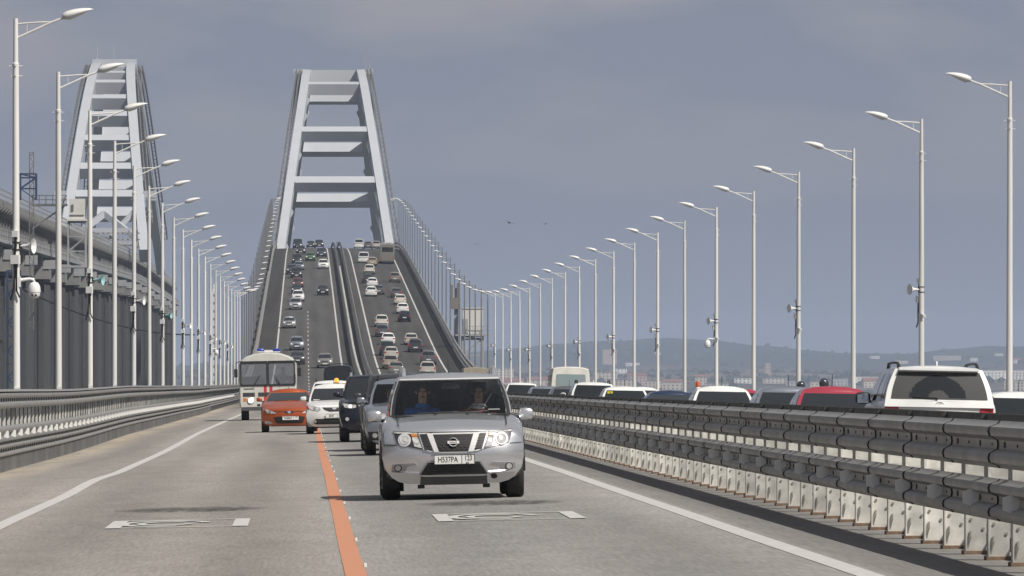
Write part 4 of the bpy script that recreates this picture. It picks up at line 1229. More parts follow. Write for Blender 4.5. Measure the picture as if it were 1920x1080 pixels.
# ------------------------------------------------------------------ people
def skin_mesh(name, nodes, m, levels=1):
    """nodes: list of (point, radius, parent index); grown with a skin modifier into one continuous surface"""
    bm = bmesh.new(); lay = bm.verts.layers.skin.verify(); vs = []
    for k, (p, r, par) in enumerate(nodes):
        v = bm.verts.new(p); sk = v[lay]
        rr = r if isinstance(r, tuple) else (r, r)
        sk.radius = rr; sk.use_root = (k == 0)
        vs.append(v)
        if par is not None: bm.edges.new((vs[par], v))
    me = bpy.data.meshes.new(name); bm.to_mesh(me); bm.free()
    o = bpy.data.objects.new(name, me); COL.objects.link(o)
    md = o.modifiers.new('skin', 'SKIN'); md.use_smooth_shade = True
    sb = o.modifiers.new('sub', 'SUBSURF'); sb.levels = levels; sb.render_levels = levels
    dg = bpy.context.evaluated_depsgraph_get()
    out = bpy.data.meshes.new_from_object(o.evaluated_get(dg))
    bpy.data.objects.remove(o); bpy.data.meshes.remove(me)
    out.materials.clear(); out.materials.append(m)
    for p in out.polygons: p.use_smooth = True
    return out
def seated_person(label, loc, rotz, jacket, hands, hair=True, helmet=None, scale=1.0, lean=0.0, collar=None):
    """a person sitting, facing local -y; origin at the seat under the hips"""
    t = thing('person', label, 'person', loc, (0, 0, rotz), None)
    t.scale = (scale,) * 3
    L_ = lean
    sp = [(0, 0, .10), (0, .03 - L_ * .3, .28), (0, .04 - L_ * .7, .44), (0, .03 - L_, .56), (0, .0 - L_, .655), (0, -.03 - L_, .74), (0, -.035 - L_, .82), (0, -.02 - L_, .90)]
    rad = [(.15, .12), (.145, .105), (.155, .11), (.10, .08), (.052, .052), (.068, .085), (.076, .096), (.055, .07)]
    nodes = [(sp[0], rad[0], None)] + [(sp[i], rad[i], i - 1) for i in range(1, 8)]
    chin = len(nodes); nodes.append(((0, -.10 - L_, .765), .022, 6))             # nose bridge to chin keeps the face from being a ball
    def arm(sx, hand):
        sh = len(nodes)
        nodes.append(((sx * .19, .03 - L_, .53), .062, 3))
        el = Vector((sx * .27, -.12 - L_, .30)); h = Vector(hand)
        nodes.append((tuple(el), .045, sh)); nodes.append((tuple(el.lerp(h, .85)), .032, sh + 1))
        nodes.append((tuple(h), (.042, .022), sh + 2))
        d = (h - el).normalized(); hb = len(nodes) - 1
        for i, (off, ln) in enumerate(((-.030, .062), (-.010, .072), (.010, .068), (.028, .052))):
            b = h + d * .035 + Vector((off, 0, 0)); nodes.append((tuple(b), .0105, hb)); nodes.append((tuple(b + d * ln * .6 + Vector((0, 0, -.012))), .009, len(nodes) - 1)); nodes.append((tuple(b + d * ln * .8 + Vector((0, .01, -.035))), .008, len(nodes) - 1))
        nodes.append((tuple(h + Vector((-sx * .05, -.01, .02))), .012, hb)); nodes.append((tuple(h + Vector((-sx * .06, -.045, .02))), .010, len(nodes) - 1))
        return sh
    arms = [arm(-1, hands[0]), arm(1, hands[1])]
    for sx in (-1, 1):
        k = len(nodes)
        nodes.append(((sx * .10, -.05, .09), .10, 0)); nodes.append(((sx * .13, -.43, .12), .068, k)); nodes.append(((sx * .13, -.52, -.25), .045, k + 1)); nodes.append(((sx * .13, -.60, -.30), .035, k + 2))
    child('body', skin_mesh('body', nodes, M['skin'], 1), t)
    jn = [(sp[0], (.175, .15), None), (sp[1], (.17, .135), 0), (sp[2], (.185, .14), 1), (sp[3], (.135, .10), 2), ((0, .01 - L_, .62), (.075, .07), 3)]
    for sx, hand in ((-1, hands[0]), (1, hands[1])):
        k = len(jn); el = Vector((sx * .27, -.12 - L_, .30)); h = Vector(hand)
        jn.append(((sx * .19, .03 - L_, .53), .085, 3)); jn.append((tuple(el), .066, k)); jn.append((tuple(el.lerp(h, .8)), .05, k + 1))
    child('jacket', skin_mesh('jacket', jn, jacket, 2), t)
    tn = [((0, 0, .10), (.17, .13), None)]
    for sx in (-1, 1):
        k = len(tn); tn.append(((sx * .10, -.05, .09), .115, 0)); tn.append(((sx * .13, -.43, .12), .085, k)); tn.append(((sx * .13, -.51, -.22), .062, k + 1))
    child('trousers', skin_mesh('trousers', tn, M['jacketdark'], 1), t)
    hx = Vector((0, -.035 - L_, .82))
    if collar:
        mb = MB(); mb.lathe([(.085, .60), (.10, .63), (.085, .67), (.07, .66)], 12, (0, -.0 - L_, 0)); child('collar', mb.mesh('collar', collar, 60), t)
    if helmet:
        mb = MB(); rings = []
        for i in range(9):
            a = math.pi * (.12 + .76 * i / 8) ; rings.append([(hx.x + .135 * math.sin(a) * math.cos(q), hx.y + .01 + .155 * math.sin(a) * math.sin(q), hx.z + .03 + .155 * math.cos(a)) for q in [2 * math.pi * k / 16 for k in range(16)]])
        mb.loft(rings, True, True); child('helmet', mb.mesh('helmet', helmet, 60), t)
        mb = MB(); mb.grid(lambda u, v: (hx.x + .139 * math.sin(u), hx.y + .01 - .159 * math.cos(u), hx.z + v), [-1.1 + .22 * i for i in range(11)], [-.03, .02, .07]); child('visor', mb.mesh('visor', M['glass'], 60), t)
    else:
        mb = MB(); rings = []                                            # short hair: a cap over the back and top of the skull
        for i in range(8):
            a = math.pi * (.03 + .52 * i / 7)
            rings.append([(hx.x + .088 * math.sin(a) * math.cos(q), hx.y + .022 + .108 * math.sin(a) * math.sin(q) * (1 if math.sin(q) > 0 else (.9 if i < 4 else .55)), hx.z + .02 + .112 * math.cos(a)) for q in [2 * math.pi * k / 16 for k in range(16)]])
        mb.loft(rings, True, True)
        if hair: child('hair', mb.mesh('hair', M['hair'], 60), t)
        mb = MB()
        for sx in (-1, 1): mb.tube([(hx.x + sx * .032, hx.y - .088, hx.z + .005), (hx.x + sx * .032, hx.y - .098, hx.z + .005)], .011, 8)
        mb.tube([(hx.x - .03, hx.y - .084, hx.z - .065), (hx.x, hx.y - .094, hx.z - .065), (hx.x + .03, hx.y - .084, hx.z - .065)], .006, 6)
        child('face_features', mb.mesh('face_features', M['hair']), t)
        mb = MB(); mb.tube([(hx.x, hx.y - .085, hx.z + .01), (hx.x, hx.y - .115, hx.z - .03), (hx.x, hx.y - .088, hx.z - .035)], [.008, .016, .01], 8)
        for sx in (-1, 1): mb.tube([(hx.x + sx * .075, hx.y + .01, hx.z + .02), (hx.x + sx * .09, hx.y + .02, hx.z), (hx.x + sx * .075, hx.y + .01, hx.z - .03)], [.01, .018, .01], 6)
        child('nose_and_ears', mb.mesh('nose_and_ears', M['skin'], 60), t)
    return t

# ------------------------------------------------------------------ the silver off-roader in front
HERO = Car(W=1.84, L=4.35, zb=.27, fb=.185, R=.345, yf=.86, yr=3.52, top=[(0, .855), (.05, .885), (.5, .985), (1.15, 1.075), (3.9, 1.07), (4.35, 1.04)], yws=1.12, yrt=1.86, yrr=4.0, yrb=4.25,
           H=1.635, wb=.865, wt=.715, cf=.24, lean=[(.18, .18), (.33, .06), (.45, .02), (.58, 0), (.66, .014), (.75, .055), (.88, .115), (1.1, .18)], tw=.23, crown=.04, rcrown=.055)
def hero_parts(c, t, lod):
    P = lambda name, poly, m, off=.012, parent=None, sm=40: (lambda mb: (c.patch(mb, poly, off), mb.obj(name, M[m] if isinstance(m, str) else m, parent or t, sm))[1])(MB())
    def D(name, x, z, r, m, off, parent, sq=1.0):
        mb = MB(); c.patch(mb, [(x + r * math.cos(a), z + r * sq * math.sin(a)) for a in [2 * math.pi * k / 16 for k in range(16)]], off); return mb.obj(name, M[m], parent, 40)
    hl = [(-.765, .885), (-.458, .862), (-.395, .652), (-.56, .685), (-.72, .722), (-.745, .80)]
    hood = [(-.77, .895), (-.46, .872), (.46, .872), (.77, .895), (.77, .885), (.46, .862), (-.46, .862), (-.77, .885)]
    for sx in (-1, 1):
        fx = (lambda p: p) if sx < 0 else mirx
        h = P('headlight', fx(hl), 'lampdark', .010)
        P('lens_edge', fx([(-.765, .887), (-.458, .864), (-.46, .842), (-.75, .862)]), 'lamp', .020, h)
        D('bulb', sx * .625, .775, .084, 'satin', .020, h); D('bulb', sx * .625, .775, .062, 'lamp', .026, h); D('bulb', sx * .615, .78, .026, 'satin', .031, h)
        P('indicator', fx([(-.545, .852), (-.462, .848), (-.455, .815), (-.53, .815)]), 'amber', .020, h)
        P('reflector_cup', fx([(-.53, .808), (-.452, .808), (-.405, .665), (-.50, .69)]), 'lamp', .020, h)
        D('bulb', sx * .475, .755, .028, 'satin', .026, h)
        P('grille_surround', fx([(-.443, .862), (-.33, .862), (-.245, .618), (-.30, .618), (-.385, .648)]), 'satin', .012)
        g = P('side_grille', fx([(-.428, .848), (-.345, .848), (-.272, .632), (-.37, .662)]), 'plastic', .020)
        mb = MB()
        for i in range(6):
            z = .655 + i * .034; xa = -.372 - (z - .66) * .29; xb = -.279 - (z - .66) * .335
            c.patch(mb, fx([(xa, z), (xb, z), (xb, z + .007), (xa, z + .007)]), .026)
        mb.obj('grille_slat', M['meshdark'], g)
        P('grille_blade', fx([(-.340, .862), (-.265, .852), (-.188, .612), (-.248, .612)]), 'satin', .030)
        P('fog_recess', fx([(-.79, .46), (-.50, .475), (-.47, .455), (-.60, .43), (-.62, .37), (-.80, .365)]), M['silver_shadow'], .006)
        f = D('fog_lamp', sx * .715, .415, .048, 'plastic', .016, t); D('lens', sx * .715, .415, .037, 'lamp', .022, f)
        P('bumper_crease', fx([(-.80, .345), (-.47, .325), (-.44, .34), (-.47, .343), (-.80, .362)]), 'silver', .022)
    P('bonnet_edge', hood, 'lampdark', .004)
    P('grille_frame', [(-.27, .858), (.27, .858), (.205, .602), (-.205, .602)], 'satin', .014)
    g = P('grille', [(-.262, .840), (.262, .840), (.198, .618), (-.198, .618)], 'gloss_black', .022)
    mb = MB()
    for r_ in range(6):                                             # honeycomb ribs in the grille
        z = .640 + r_ * .035
        pts = []; hw = .20 + (z - .62) * .28 - .012; n = 12
        for i in range(n + 1):
            x = -hw + 2 * hw * i / n; pts.append((x, z + (.010 if (i + r_) % 2 else -.010)))
        for a, b in zip(pts, pts[1:]): c.patch(mb, [(a[0], a[1]), (b[0], b[1]), (b[0], b[1] + .006), (a[0], a[1] + .006)], .027, skirt=0)
    mb.obj('grille_mesh', M['meshdark'], g)
    mb = MB(); n = 24                                                 # round badge with a bar across it
    for i in range(n):
        a0, a1 = 2 * math.pi * i / n, 2 * math.pi * (i + 1) / n
        q = lambda r, a: (r * math.cos(a), .735 + r * .95 * math.sin(a))
        c.patch(mb, [q(.063, a0), q(.063, a1), q(.048, a1), q(.048, a0)][::-1], .045, skirt=.0)
    c.patch(mb, [(-.075, .718), (.075, .718), (.075, .752), (-.075, .752)], .050)
    mb.obj('badge', M['satin'], t, 40)
    o = bpy.data.objects.new('lettering', text_mesh('NISSAN', .026, spacing=1.15)); COL.objects.link(o); o.parent = t; o.location = (0, c.yfront(0, .735) - .053, .735); o.rotation_euler = (math.pi / 2, 0, 0)
    ip = P('lower_intake', [(-.33, .478), (.33, .478), (.43, .325), (-.43, .325)], 'plastic', .010)
    mb = MB()
    for i in range(5):
        z = .345 + i * .026; hw = .42 - (z - .33) * .62
        c.patch(mb, [(-hw, z), (hw, z), (hw, z + .007), (-hw, z + .007)], .017)
    mb.obj('intake_slat', M['meshdark'], ip)
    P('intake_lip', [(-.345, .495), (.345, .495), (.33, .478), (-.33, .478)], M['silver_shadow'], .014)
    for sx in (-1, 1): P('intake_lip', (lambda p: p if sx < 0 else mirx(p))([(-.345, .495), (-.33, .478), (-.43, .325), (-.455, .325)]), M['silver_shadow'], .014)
    s_ = P('skid_plate', [(-.425, .306), (.425, .306), (.435, .19), (-.435, .19)], 'greyplastic', .022)
    P('skid_strip', [(-.415, .318), (.415, .318), (.42, .302), (.38, .296), (-.38, .296), (-.42, .302)], 'satin', .030, s_)
    for sx in (-1, 1):
        mb = MB(); mb.box((sx * .42, .25, .17), (.09, .06, .05)); mb.obj('skid_foot', M['plastic'], t)
        mb = MB()                                                  # black arch flare and mud flap
        Ra = c.R + .045
        mb.grid(lambda u, a: (sx * (c.W / 2 + .012 - .03 * u), c.yf - (Ra + .06 * (1 - u)) * math.cos(a), c.R + (Ra + .06 * (1 - u)) * math.sin(a)), [0, .5, 1], [math.pi * i / 12 for i in range(13)])
        mb.obj('arch_flare', M['greyplastic'], t, 50)
        mb = MB(); mb.box((sx * .755, 1.24, .27), (.25, .02, .34)); mb.obj('mud_flap', M['plastic'], t)
        mb = MB()                                                  # bonnet shut line
        pts = [(sx * .70, y, interp(c.top, y) + .028) for y in (.22, .5, .8, 1.08)]
        mb.tube([Vector(c.warp(*p)) for p in pts], .006, 5); mb.obj('bonnet_seam', M['plastic'], t)
        mb = MB(); p = (sx * .21, .95, interp(c.top, .95) + .045); mb.box(p, (.035, .03, .02)); mb.obj('washer_jet', M['plastic'], t)
    D('tow_eye', .52, .285, .042, 'plastic', .016, t, .7)
    # panel edge where bumper meets the wing
    for sx in (-1, 1): P('bumper_seam', (lambda p: p if sx < 0 else mirx(p))([(-.895, .722), (-.735, .716), (-.735, .710), (-.895, .716)]), 'plastic', .008)
    mb = MB(); mb.grid(lambda u, v: tuple(Vector(c.Fr(u, .0, .0)) + Vector((0, -.10 + .10 * v, .028 + .012 * v))), [-.95, -.6, -.3, 0, .3, .6, .95], [0, 1]); mb.obj('cowl', M['plastic'], t)
    mb = MB(); mb.grid(lambda u, v: c.Fr(u, v, .012), [-1, -.6, 0, .6, 1], [.05, .075])
    for u in (-1, 1): mb.grid(lambda a, v: c.Fr(u * a, v, .011), [.925, .975], [.05, .3, .6, .91])
    mb.grid(lambda u, v: c.Fr(u, v, .012), [-.97, -.6, 0, .6, .97], [.885, .915]); mb.obj('windshield_seal', M['plastic'], t)
    mb = MB(); mb.grid(lambda u, v: c.Fr(u, v, .014), [-.96, -.5, 0, .5, .96], [.92, .95]); mb.obj('roof_edge_trim', M['satin'], t)
    mb = MB()
    for a, b in (((-.55, .10), (.12, .12)), ((.02, .10), (.62, .13))): mb.tube([c.Fr(a[0], a[1], .03), c.Fr((a[0] + b[0]) / 2, .105, .03), c.Fr(b[0], b[1], .03)], .010, 5)
    mb.obj('wiper', M['plastic'], t)
    mirror_pair(c, t, M['silver'], y=1.5, z=1.02, size=1.12, out=.09)
    antenna(c, t, y=2.05, h=.16); roof_rails(c, t, M['silver'], h=.075)
    number_plate(c, t, .01, .514, [('H537PA', .092, -.085, -.002, 1.0), ('123', .082, .178, .014, 1.0), ('RUS', .026, .165, -.046, 1.0)], w=.525, h=.128)
    # cabin: floor, dashboard, seats, wheel, rear-view mirror
    mb = MB(); mb.box((0, 2.5, .55), (1.5, 2.9, .08)); mb.box((0, 4.0, .9), (1.35, .06, .5)); mb.obj('cabin_floor', M['interior'], t)
    mb = MB(); mb.grid(lambda u, v: (u * .72, 1.12 + .62 * v - .10 * (1 - u * u), 1.03 + .03 * math.sin(v * 3)), [-1, -.5, 0, .5, 1], [0, .5, .9, 1]); mb.box((0, 1.72, .86), (1.4, .2, .3)); mb.obj('dashboard', M['interior'], t)
    for x in (-.37, .37):
        mb = MB(); mb.box((x, 2.42, .78), (.5, .52, .16)); mb.box((x, 2.74, 1.05), (.48, .14, .58), rot=Matrix.Rotation(-.2, 3, 'X')); mb.box((x, 2.80, 1.42), (.27, .10, .17)); mb.obj('seat', M['seat'], t)
    mb = MB(); mb.box((0, 3.5, .95), (1.3, .14, .6)); mb.obj('rear_seat', M['seat'], t)
    mb = MB(); n = 20; mb.tube([(.37 + .185 * math.cos(a), 1.86 - .07 * math.sin(a), 1.04 + .165 * math.sin(a)) for a in [2 * math.pi * i / n for i in range(n + 1)]], .016, 6, caps=False); mb.box((.37, 1.84, 1.04), (.34, .04, .05)); mb.obj('steering_wheel', M['plastic'], t)
    mb = MB(); mb.box((.02, 1.72, 1.46), (.24, .04, .07)); mb.obj('rear_view_mirror', M['plastic'], t)
    mb = MB(); p = c.Fr(.72, .22, -.03); mb.box(p, (.15, .01, .012)); mb.obj('permit_strip', M['plate'], t)
M['silver_shadow'] = paint('silver_shaded', (.33, .335, .35), .5, .42, .06)  # darker silver: shade painted into the fog recess and intake lip
hx, hy = 1.918, 89.0
hero = build_car(HERO, 'silver off-roader with roof rails and two people inside, leading the oncoming traffic', 'car', M['silver'], None, 0, open_front=True, extra=hero_parts)
put(hero, hx, hy)
zh = ground(hx, hy)
seated_person('person in a blue jacket on the passenger seat of the silver off-roader', (hx - .37, hy + 2.44, zh + .555), 0, M['jacketblue'], ((-.20, -.42, .18), (.16, -.40, .20)), True, collar=M['jacketblue'])
seated_person('person in a red jacket with white shoulders at the wheel of the silver off-roader', (hx + .37, hy + 2.44, zh + .555), 0, M['jacketred'], ((-.17, -.55, .32), (.17, -.55, .30)), True, collar=M['clothwhite'])

# ------------------------------------------------------------------ the cars behind it
CROSS = Car(W=1.82, rcrown=.075, L=4.34, zb=.27, fb=.22, R=.345, yf=.86, yr=3.52, top=[(0, .90), (.05, .94), (.5, 1.02), (1.12, 1.09), (3.9, 1.08), (4.34, 1.05)], yws=1.10, yrt=1.85, yrr=4.0, yrb=4.22, H=1.63, wb=.875, wt=.70, tw=.23)
BIGSUV = Car(W=1.88, L=4.8, zb=.30, fb=.28, R=.38, yf=.92, yr=3.7, top=[(0, 1.0), (.05, 1.04), (.5, 1.09), (1.3, 1.17), (4.3, 1.16), (4.8, 1.12)], yws=1.28, yrt=2.0, yrr=4.45, yrb=4.7, H=1.76, wb=.88, wt=.71, tw=.25)
SEDAN = Car(W=1.73, rcrown=.11, L=4.35, zb=.22, fb=.20, R=.31, yf=.83, yr=3.44, top=[(0, .80), (.05, .84), (.5, .93), (1.15, 1.0), (3.3, 1.02), (3.75, 1.03), (4.3, 1.0), (4.35, .96)], yws=1.10, yrt=1.88, yrr=3.1, yrb=3.72, H=1.52, wb=.88, wt=.70)
COUPE = Car(W=1.79, rcrown=.11, L=4.22, zb=.20, fb=.19, R=.335, yf=.86, yr=3.48, top=[(0, .70), (.05, .74), (.5, .86), (1.25, .98), (3.5, 1.0), (4.15, 1.0), (4.22, .95)], yws=1.2, yrt=2.05, yrr=3.3, yrb=4.0, H=1.385, wb=.86, wt=.66, cf=.30)
HATCH = Car(W=1.72, rcrown=.10, L=3.95, zb=.22, fb=.20, R=.31, yf=.80, yr=3.25, top=[(0, .80), (.05, .84), (.5, .94), (1.0, 1.0), (3.6, 1.02), (3.95, .98)], yws=.98, yrt=1.75, yrr=3.45, yrb=3.85, H=1.49, wb=.88, wt=.71)
LUX = Car(W=1.95, L=4.9, zb=.30, fb=.28, R=.39, yf=.95, yr=3.8, top=[(0, 1.0), (.05, 1.04), (.6, 1.12), (1.4, 1.26), (4.4, 1.25), (4.9, 1.24)], yws=1.35, yrt=2.1, yrr=4.55, yrb=4.80, H=1.87, XF=[(.95, 0), (.98, .05), (.985, .13), (.99, .27), (1, .52), (1, .72), (.99, .88), (.97, .965), (.94, 1)], wb=.95, wt=.765, tw=.26, rcrown=.07)

def duster_extra(c, t, lod):
    simple_front([(-.80, .90), (-.47, .88), (-.45, .80), (-.52, .76), (-.79, .76)], [(-.44, .88), (.44, .88), (.40, .73), (-.40, .73)], [(-.40, .44), (.40, .44), (.46, .30), (-.46, .30)], (.70, .42, .055), (0, .56), (0, .81, .07), lit=False, bar=[(-.42, .84), (.42, .84), (.42, .815), (-.42, .815)])(c, t, lod)
    for sx in (-1, 1):
        mb = MB(); q = [(-.79, .85), (-.755, .85), (-.755, .775), (-.55, .765), (-.55, .74), (-.79, .74)]; c.patch(mb, q if sx < 0 else mirx(q), .020); mb.obj('running_light', M['lit'], t)
        mb = MB(); q = [(-.85, .50), (-.55, .50), (-.50, .33), (-.82, .31)]; c.patch(mb, q if sx < 0 else mirx(q), .008); mb.obj('fog_surround', M['plastic'], t)
    roof_rails(c, t, M['plastic'], h=.06)
car = build_car(CROSS, 'blue-silver crossover half hidden behind the silver off-roader, first of its followers', 'car', M['silver_blue'], None, 0, open_front=True, extra=duster_extra)
put(car, 2.19, 147); zc = ground(2.19, 147)
mb = MB(); mb.box((0, 2.5, .55), (1.5, 2.9, .08)); mb.box((0, 4.0, .9), (1.35, .06, .6)); mb.box((0, 3.1, .95), (1.3, .2, .9)); mb.box((0, 1.5, .95), (1.4, .5, .2)); mb.obj('cabin_lining', M['interior'], car)
seated_person('person in dark clothes at the wheel of the blue-silver crossover', (2.19 + .37, 147 + 2.4, zc + .50), 0, M['jacketdark'], ((-.17, -.5, .3), (.17, -.5, .3)))
seated_person('person in dark clothes on the passenger seat of the blue-silver crossover', (2.19 - .37, 147 + 2.4, zc + .48), 0, M['jacketdark'], ((-.17, -.4, .16), (.17, -.4, .16)))
car = build_car(BIGSUV, 'dark grey off-roader squeezed between the black one and the blue-silver crossover', 'car', M['dark_grey'], None, 0, extra=simple_front([(-.84, 1.0), (-.55, .98), (-.53, .86), (-.82, .86)], [(-.50, .98), (.50, .98), (.46, .72), (-.46, .72)], [(-.5, .5), (.5, .5), (.5, .36), (-.5, .36)], None, (0, .6), lit=False))
put(car, 2.24, 158)
def fort_extra(c, t, lod):
    simple_front([(-.86, 1.02), (-.50, .97), (-.50, .90), (-.62, .88), (-.80, .90)], [(-.48, 1.0), (.48, 1.0), (.40, .62), (-.40, .62)], [(-.5, .55), (.5, .55), (.58, .42), (-.58, .42)], (.74, .60, .05), (0, .62), (0, .90, .07), bar=[(-.45, .97), (.45, .97), (.43, .93), (-.43, .93)])(c, t, lod)
    roof_rails(c, t, M['silver'], h=.06)
car = build_car(BIGSUV, 'black off-roader with slanted headlights behind the white saloon\'s nose', 'car', M['navy'], None, 0, extra=fort_extra)
put(car, 1.86, 182)
def logan_extra(c, t, lod):
    simple_front([(-.80, .86), (-.66, .865), (-.42, .80), (-.40, .74), (-.50, .70), (-.74, .75)], [(-.36, .80), (.36, .80), (.30, .74), (.16, .68), (-.16, .68), (-.30, .74)], [(-.62, .42), (-.56, .46), (.56, .46), (.62, .42), (.62, .33), (.54, .29), (-.54, .29), (-.62, .33)], (.58, .385, .035), (0, .545), (0, .775, .065), lit=False, plate_parts=[('B047', .095, -.085, -.002, 1.0), ('123', .062, .18, .02, 1.0)], bar=[(-.36, .815), (.36, .815), (.34, .79), (-.34, .79)])(c, t, lod)
    for sx in (-1, 1):
        mb = MB(); q = [(-.85, .85), (-.80, .862), (-.755, .76), (-.84, .78)]; c.patch(mb, q if sx < 0 else mirx(q), .018); mb.obj('side_marker', M['tail'], t)
    antenna(c, t, h=.16)
    mb = MB(); p = c.Fr(-.7, .11, .016); mb.box(p, (.20, .01, .025)); mb.obj('paper_slip', M['plate'], t)
car = build_car(SEDAN, 'white saloon car straddling the orange line, with an amber beacon on its roof', 'car', M['white'], None, 0, extra=logan_extra)
put(car, .90, 210); zc = ground(.9, 210)
b = thing('roof_beacon', 'glowing amber beacon on a black foot on the white saloon\'s roof', 'beacon', (.96, 212.2, zc + 1.49))
mb = MB(); mb.lathe([(.09, 0), (.085, .06), (.07, .065)], 14); mb.obj('foot', M['plastic'], b)
mb = MB(); mb.lathe([(.068, .06), (.066, .16), (.05, .19), (.01, .20)], 14); mb.obj('lens', M['litamber'], b, 50)
def coupe_extra(c, t, lod):
    simple_front([(-.78, .73), (-.70, .735), (-.44, .63), (-.42, .59), (-.70, .61)], [(-.17, .655), (.17, .655), (.10, .60), (-.10, .60)], [(-.50, .47), (-.40, .50), (.40, .50), (.50, .47), (.44, .32), (.36, .28), (-.36, .28), (-.44, .32)], None, (.04, .445), (0, .632, .055), lit=False, plate_parts=[('M688KP', .09, -.085, -.002, 1.0), ('193', .064, .18, .02, 1.0)])(c, t, lod)
    for sx in (-1, 1):
        mb = MB(); q = [(-.80, .36), (-.62, .35), (-.52, .29), (-.58, .265), (-.76, .27)]; c.patch(mb, q if sx < 0 else mirx(q), .012); mb.obj('fog_lamp', M['lamp'], t)
    mb = MB(); c.patch(mb, [(-.5, .665), (.5, .665), (.5, .655), (-.5, .655)], .01); mb.obj('bonnet_seam', M['plastic'], t); antenna(c, t, h=.1)
car = build_car(COUPE, 'copper orange coupe driving just in front of the white bus', 'car', M['orange'], None, 0, extra=coupe_extra)
put(car, -.49, 220)
def suvw_extra(c, t, lod):
    simple_front([(-.80, .90), (-.47, .86), (-.45, .78), (-.78, .78)], [(-.42, .88), (.42, .88), (.38, .72), (-.38, .72)], [(-.45, .45), (.45, .45), (.5, .32), (-.5, .32)], (.7, .42, .05), (0, .56))(c, t, lod); roof_rails(c, t, M['plastic'], h=.06)
car = build_car(CROSS, 'white estate-like car whose roof shows above the white saloon with the beacon', 'car', M['white'], None, 0, extra=suvw_extra)
put(car, 1.02, 250)
VAN = Car(W=1.92, L=4.9, zb=.25, fb=.24, R=.33, yf=.9, yr=3.9, top=[(0, .95), (.05, 1.0), (.5, 1.12), (.95, 1.2), (4.6, 1.18), (4.9, 1.1)], yws=.9, yrt=1.9, yrr=4.7, yrb=4.85, H=1.95, wb=.92, wt=.80)
# ------------------------------------------------------------------ box-bodied vehicles
def box_body(mb, W, H, L, zb, prof_, nose=.25, tail=.10, mi=0, band=None):
    """prof_: half section points (x, z) from sill to roof centre"""
    rings = []
    for y, k, dz in ((0, .955, .06), (.02, .965, .045), (.10, .985, .02), (nose, 1, 0), (L * .3, 1, 0), (L * .6, 1, 0), (L - tail, 1, 0), (L - .03, .985, .02), (L, .97, .04)):
        half = [(x * k, z - (dz if z > H * .8 else 0)) for x, z in prof_]
        rings.append([(-x, y, z) for x, z in half] + [(x, y, z) for x, z in half[::-1][1:]])
    if band is None: mb.loft(rings, False)
    else:                                                       # leave a window band open between two profile points
        n = len(prof_); k0, k1 = band; m_ = 2 * n - 1
        for sl in (slice(0, k0 + 1), slice(k1, m_ - k1), slice(m_ - 1 - k0, m_)): mb.loft([r[sl] for r in rings], False)
        for sl in (slice(k0, k1 + 1), slice(m_ - 1 - k1, m_ - k0)):
            mb.loft([r[sl] for r in rings[:3]], False); mb.loft([r[sl] for r in rings[-3:]], False)
    for rg in (rings[0], rings[-1]):
        n = len(prof_); rows = []
        for i in range(n):
            a, b = rg[i], rg[-1 - i]
            rows.append([tuple(Vector(a).lerp(Vector(b), u)) for u in (0, .25, .5, .75, 1)])
        if band is None: mb.loft(rows, False, mi=mi)
        else: mb.loft(rows[:band[0] + 1], False, mi=mi); mb.loft(rows[band[1]:], False, mi=mi)
    mb.box((0, L / 2, zb + .1), (W * .8, L - .3, .25), 1)
def panel(name, root, x0, x1, z0, z1, y, m, r=.05, thick=.02, sgn=-1, taper=0):
    """a flat round-cornered panel standing 6 mm off a front or rear skin"""
    pts = []
    for cx, cz, a0 in ((x1 - r, z1 - r, 0), (x0 + r, z1 - r, 90), (x0 + r, z0 + r, 180), (x1 - r, z0 + r, 270)):
        for i in range(5):
            a = R(a0 + 22.5 * i); px = cx + r * math.cos(a); pz = cz + r * math.sin(a)
            k = 1 - taper * (pz - z0) / (z1 - z0); pts.append(((x0 + x1) / 2 + (px - (x0 + x1) / 2) * k, pz))
    mb = MB(); mb.prism(pts, lambda p: (p[0], y + sgn * .008, p[1]), lambda p: (p[0], y + thick, p[1])); return mb.obj(name, m, root)
def box_wheels(root, W, R_, yy, tw=.26):
    mb = MB(); mb.lathe([(R_ * .6, -tw), (R_ * .95, -tw), (R_, -tw * .8), (R_, -tw * .2), (R_ * .95, 0), (R_ * .62, 0), (R_ * .5, -.06)], 20, axis='X'); me = mb.mesh('tyre', M['rubber'], 40)
    for sx in (-1, 1):
        for y in yy:
            o = child('wheel', me, root); o.location = (sx * W / 2, y, R_); o.rotation_euler = (0, 0, 0 if sx > 0 else math.pi)

bus = thing('service_bus', 'small white bus with a blue light bar and red stripes, following the orange coupe', 'bus')
mb = MB()
bp_ = [(1.10, .47), (1.20, .50), (1.25, .75), (1.25, 1.5), (1.215, 2.45), (1.15, 2.62), (.95, 2.76), (.6, 2.88), (.3, 2.925), (0, 2.94)]
box_body(mb, 2.5, 2.94, 7.0, .45, bp_, .35, band=(3, 4)); mb.obj('body', [M['buswhite'], M['interior']], bus, 38)
for x0, x1 in ((-1.165, -.025), (.025, 1.165)):
    mb = MB()
    for za, zb_ in ((1.47, 1.55), (2.45, 2.56)): mb.box(((x0 + x1) / 2, .0, (za + zb_) / 2), (x1 - x0 + .03, .05, zb_ - za))
    for xx in (x0 + .005, x1 - .005): mb.box((xx, .001, 2.02), (.05, .046, .95))
    mb.obj('window_seal', M['plastic'], bus)
    w_ = panel('windshield', bus, x0 + .025, x1 - .025, 1.545, 2.515, -.006, M['busglass'] if 'busglass' in M else M.setdefault('busglass', glass_mat('bus_glass', (.80, .84, .86), .68, .04, (.36, .37, .40))), .10, .02)  # pale cover colour paints a bright haze into the bus panes
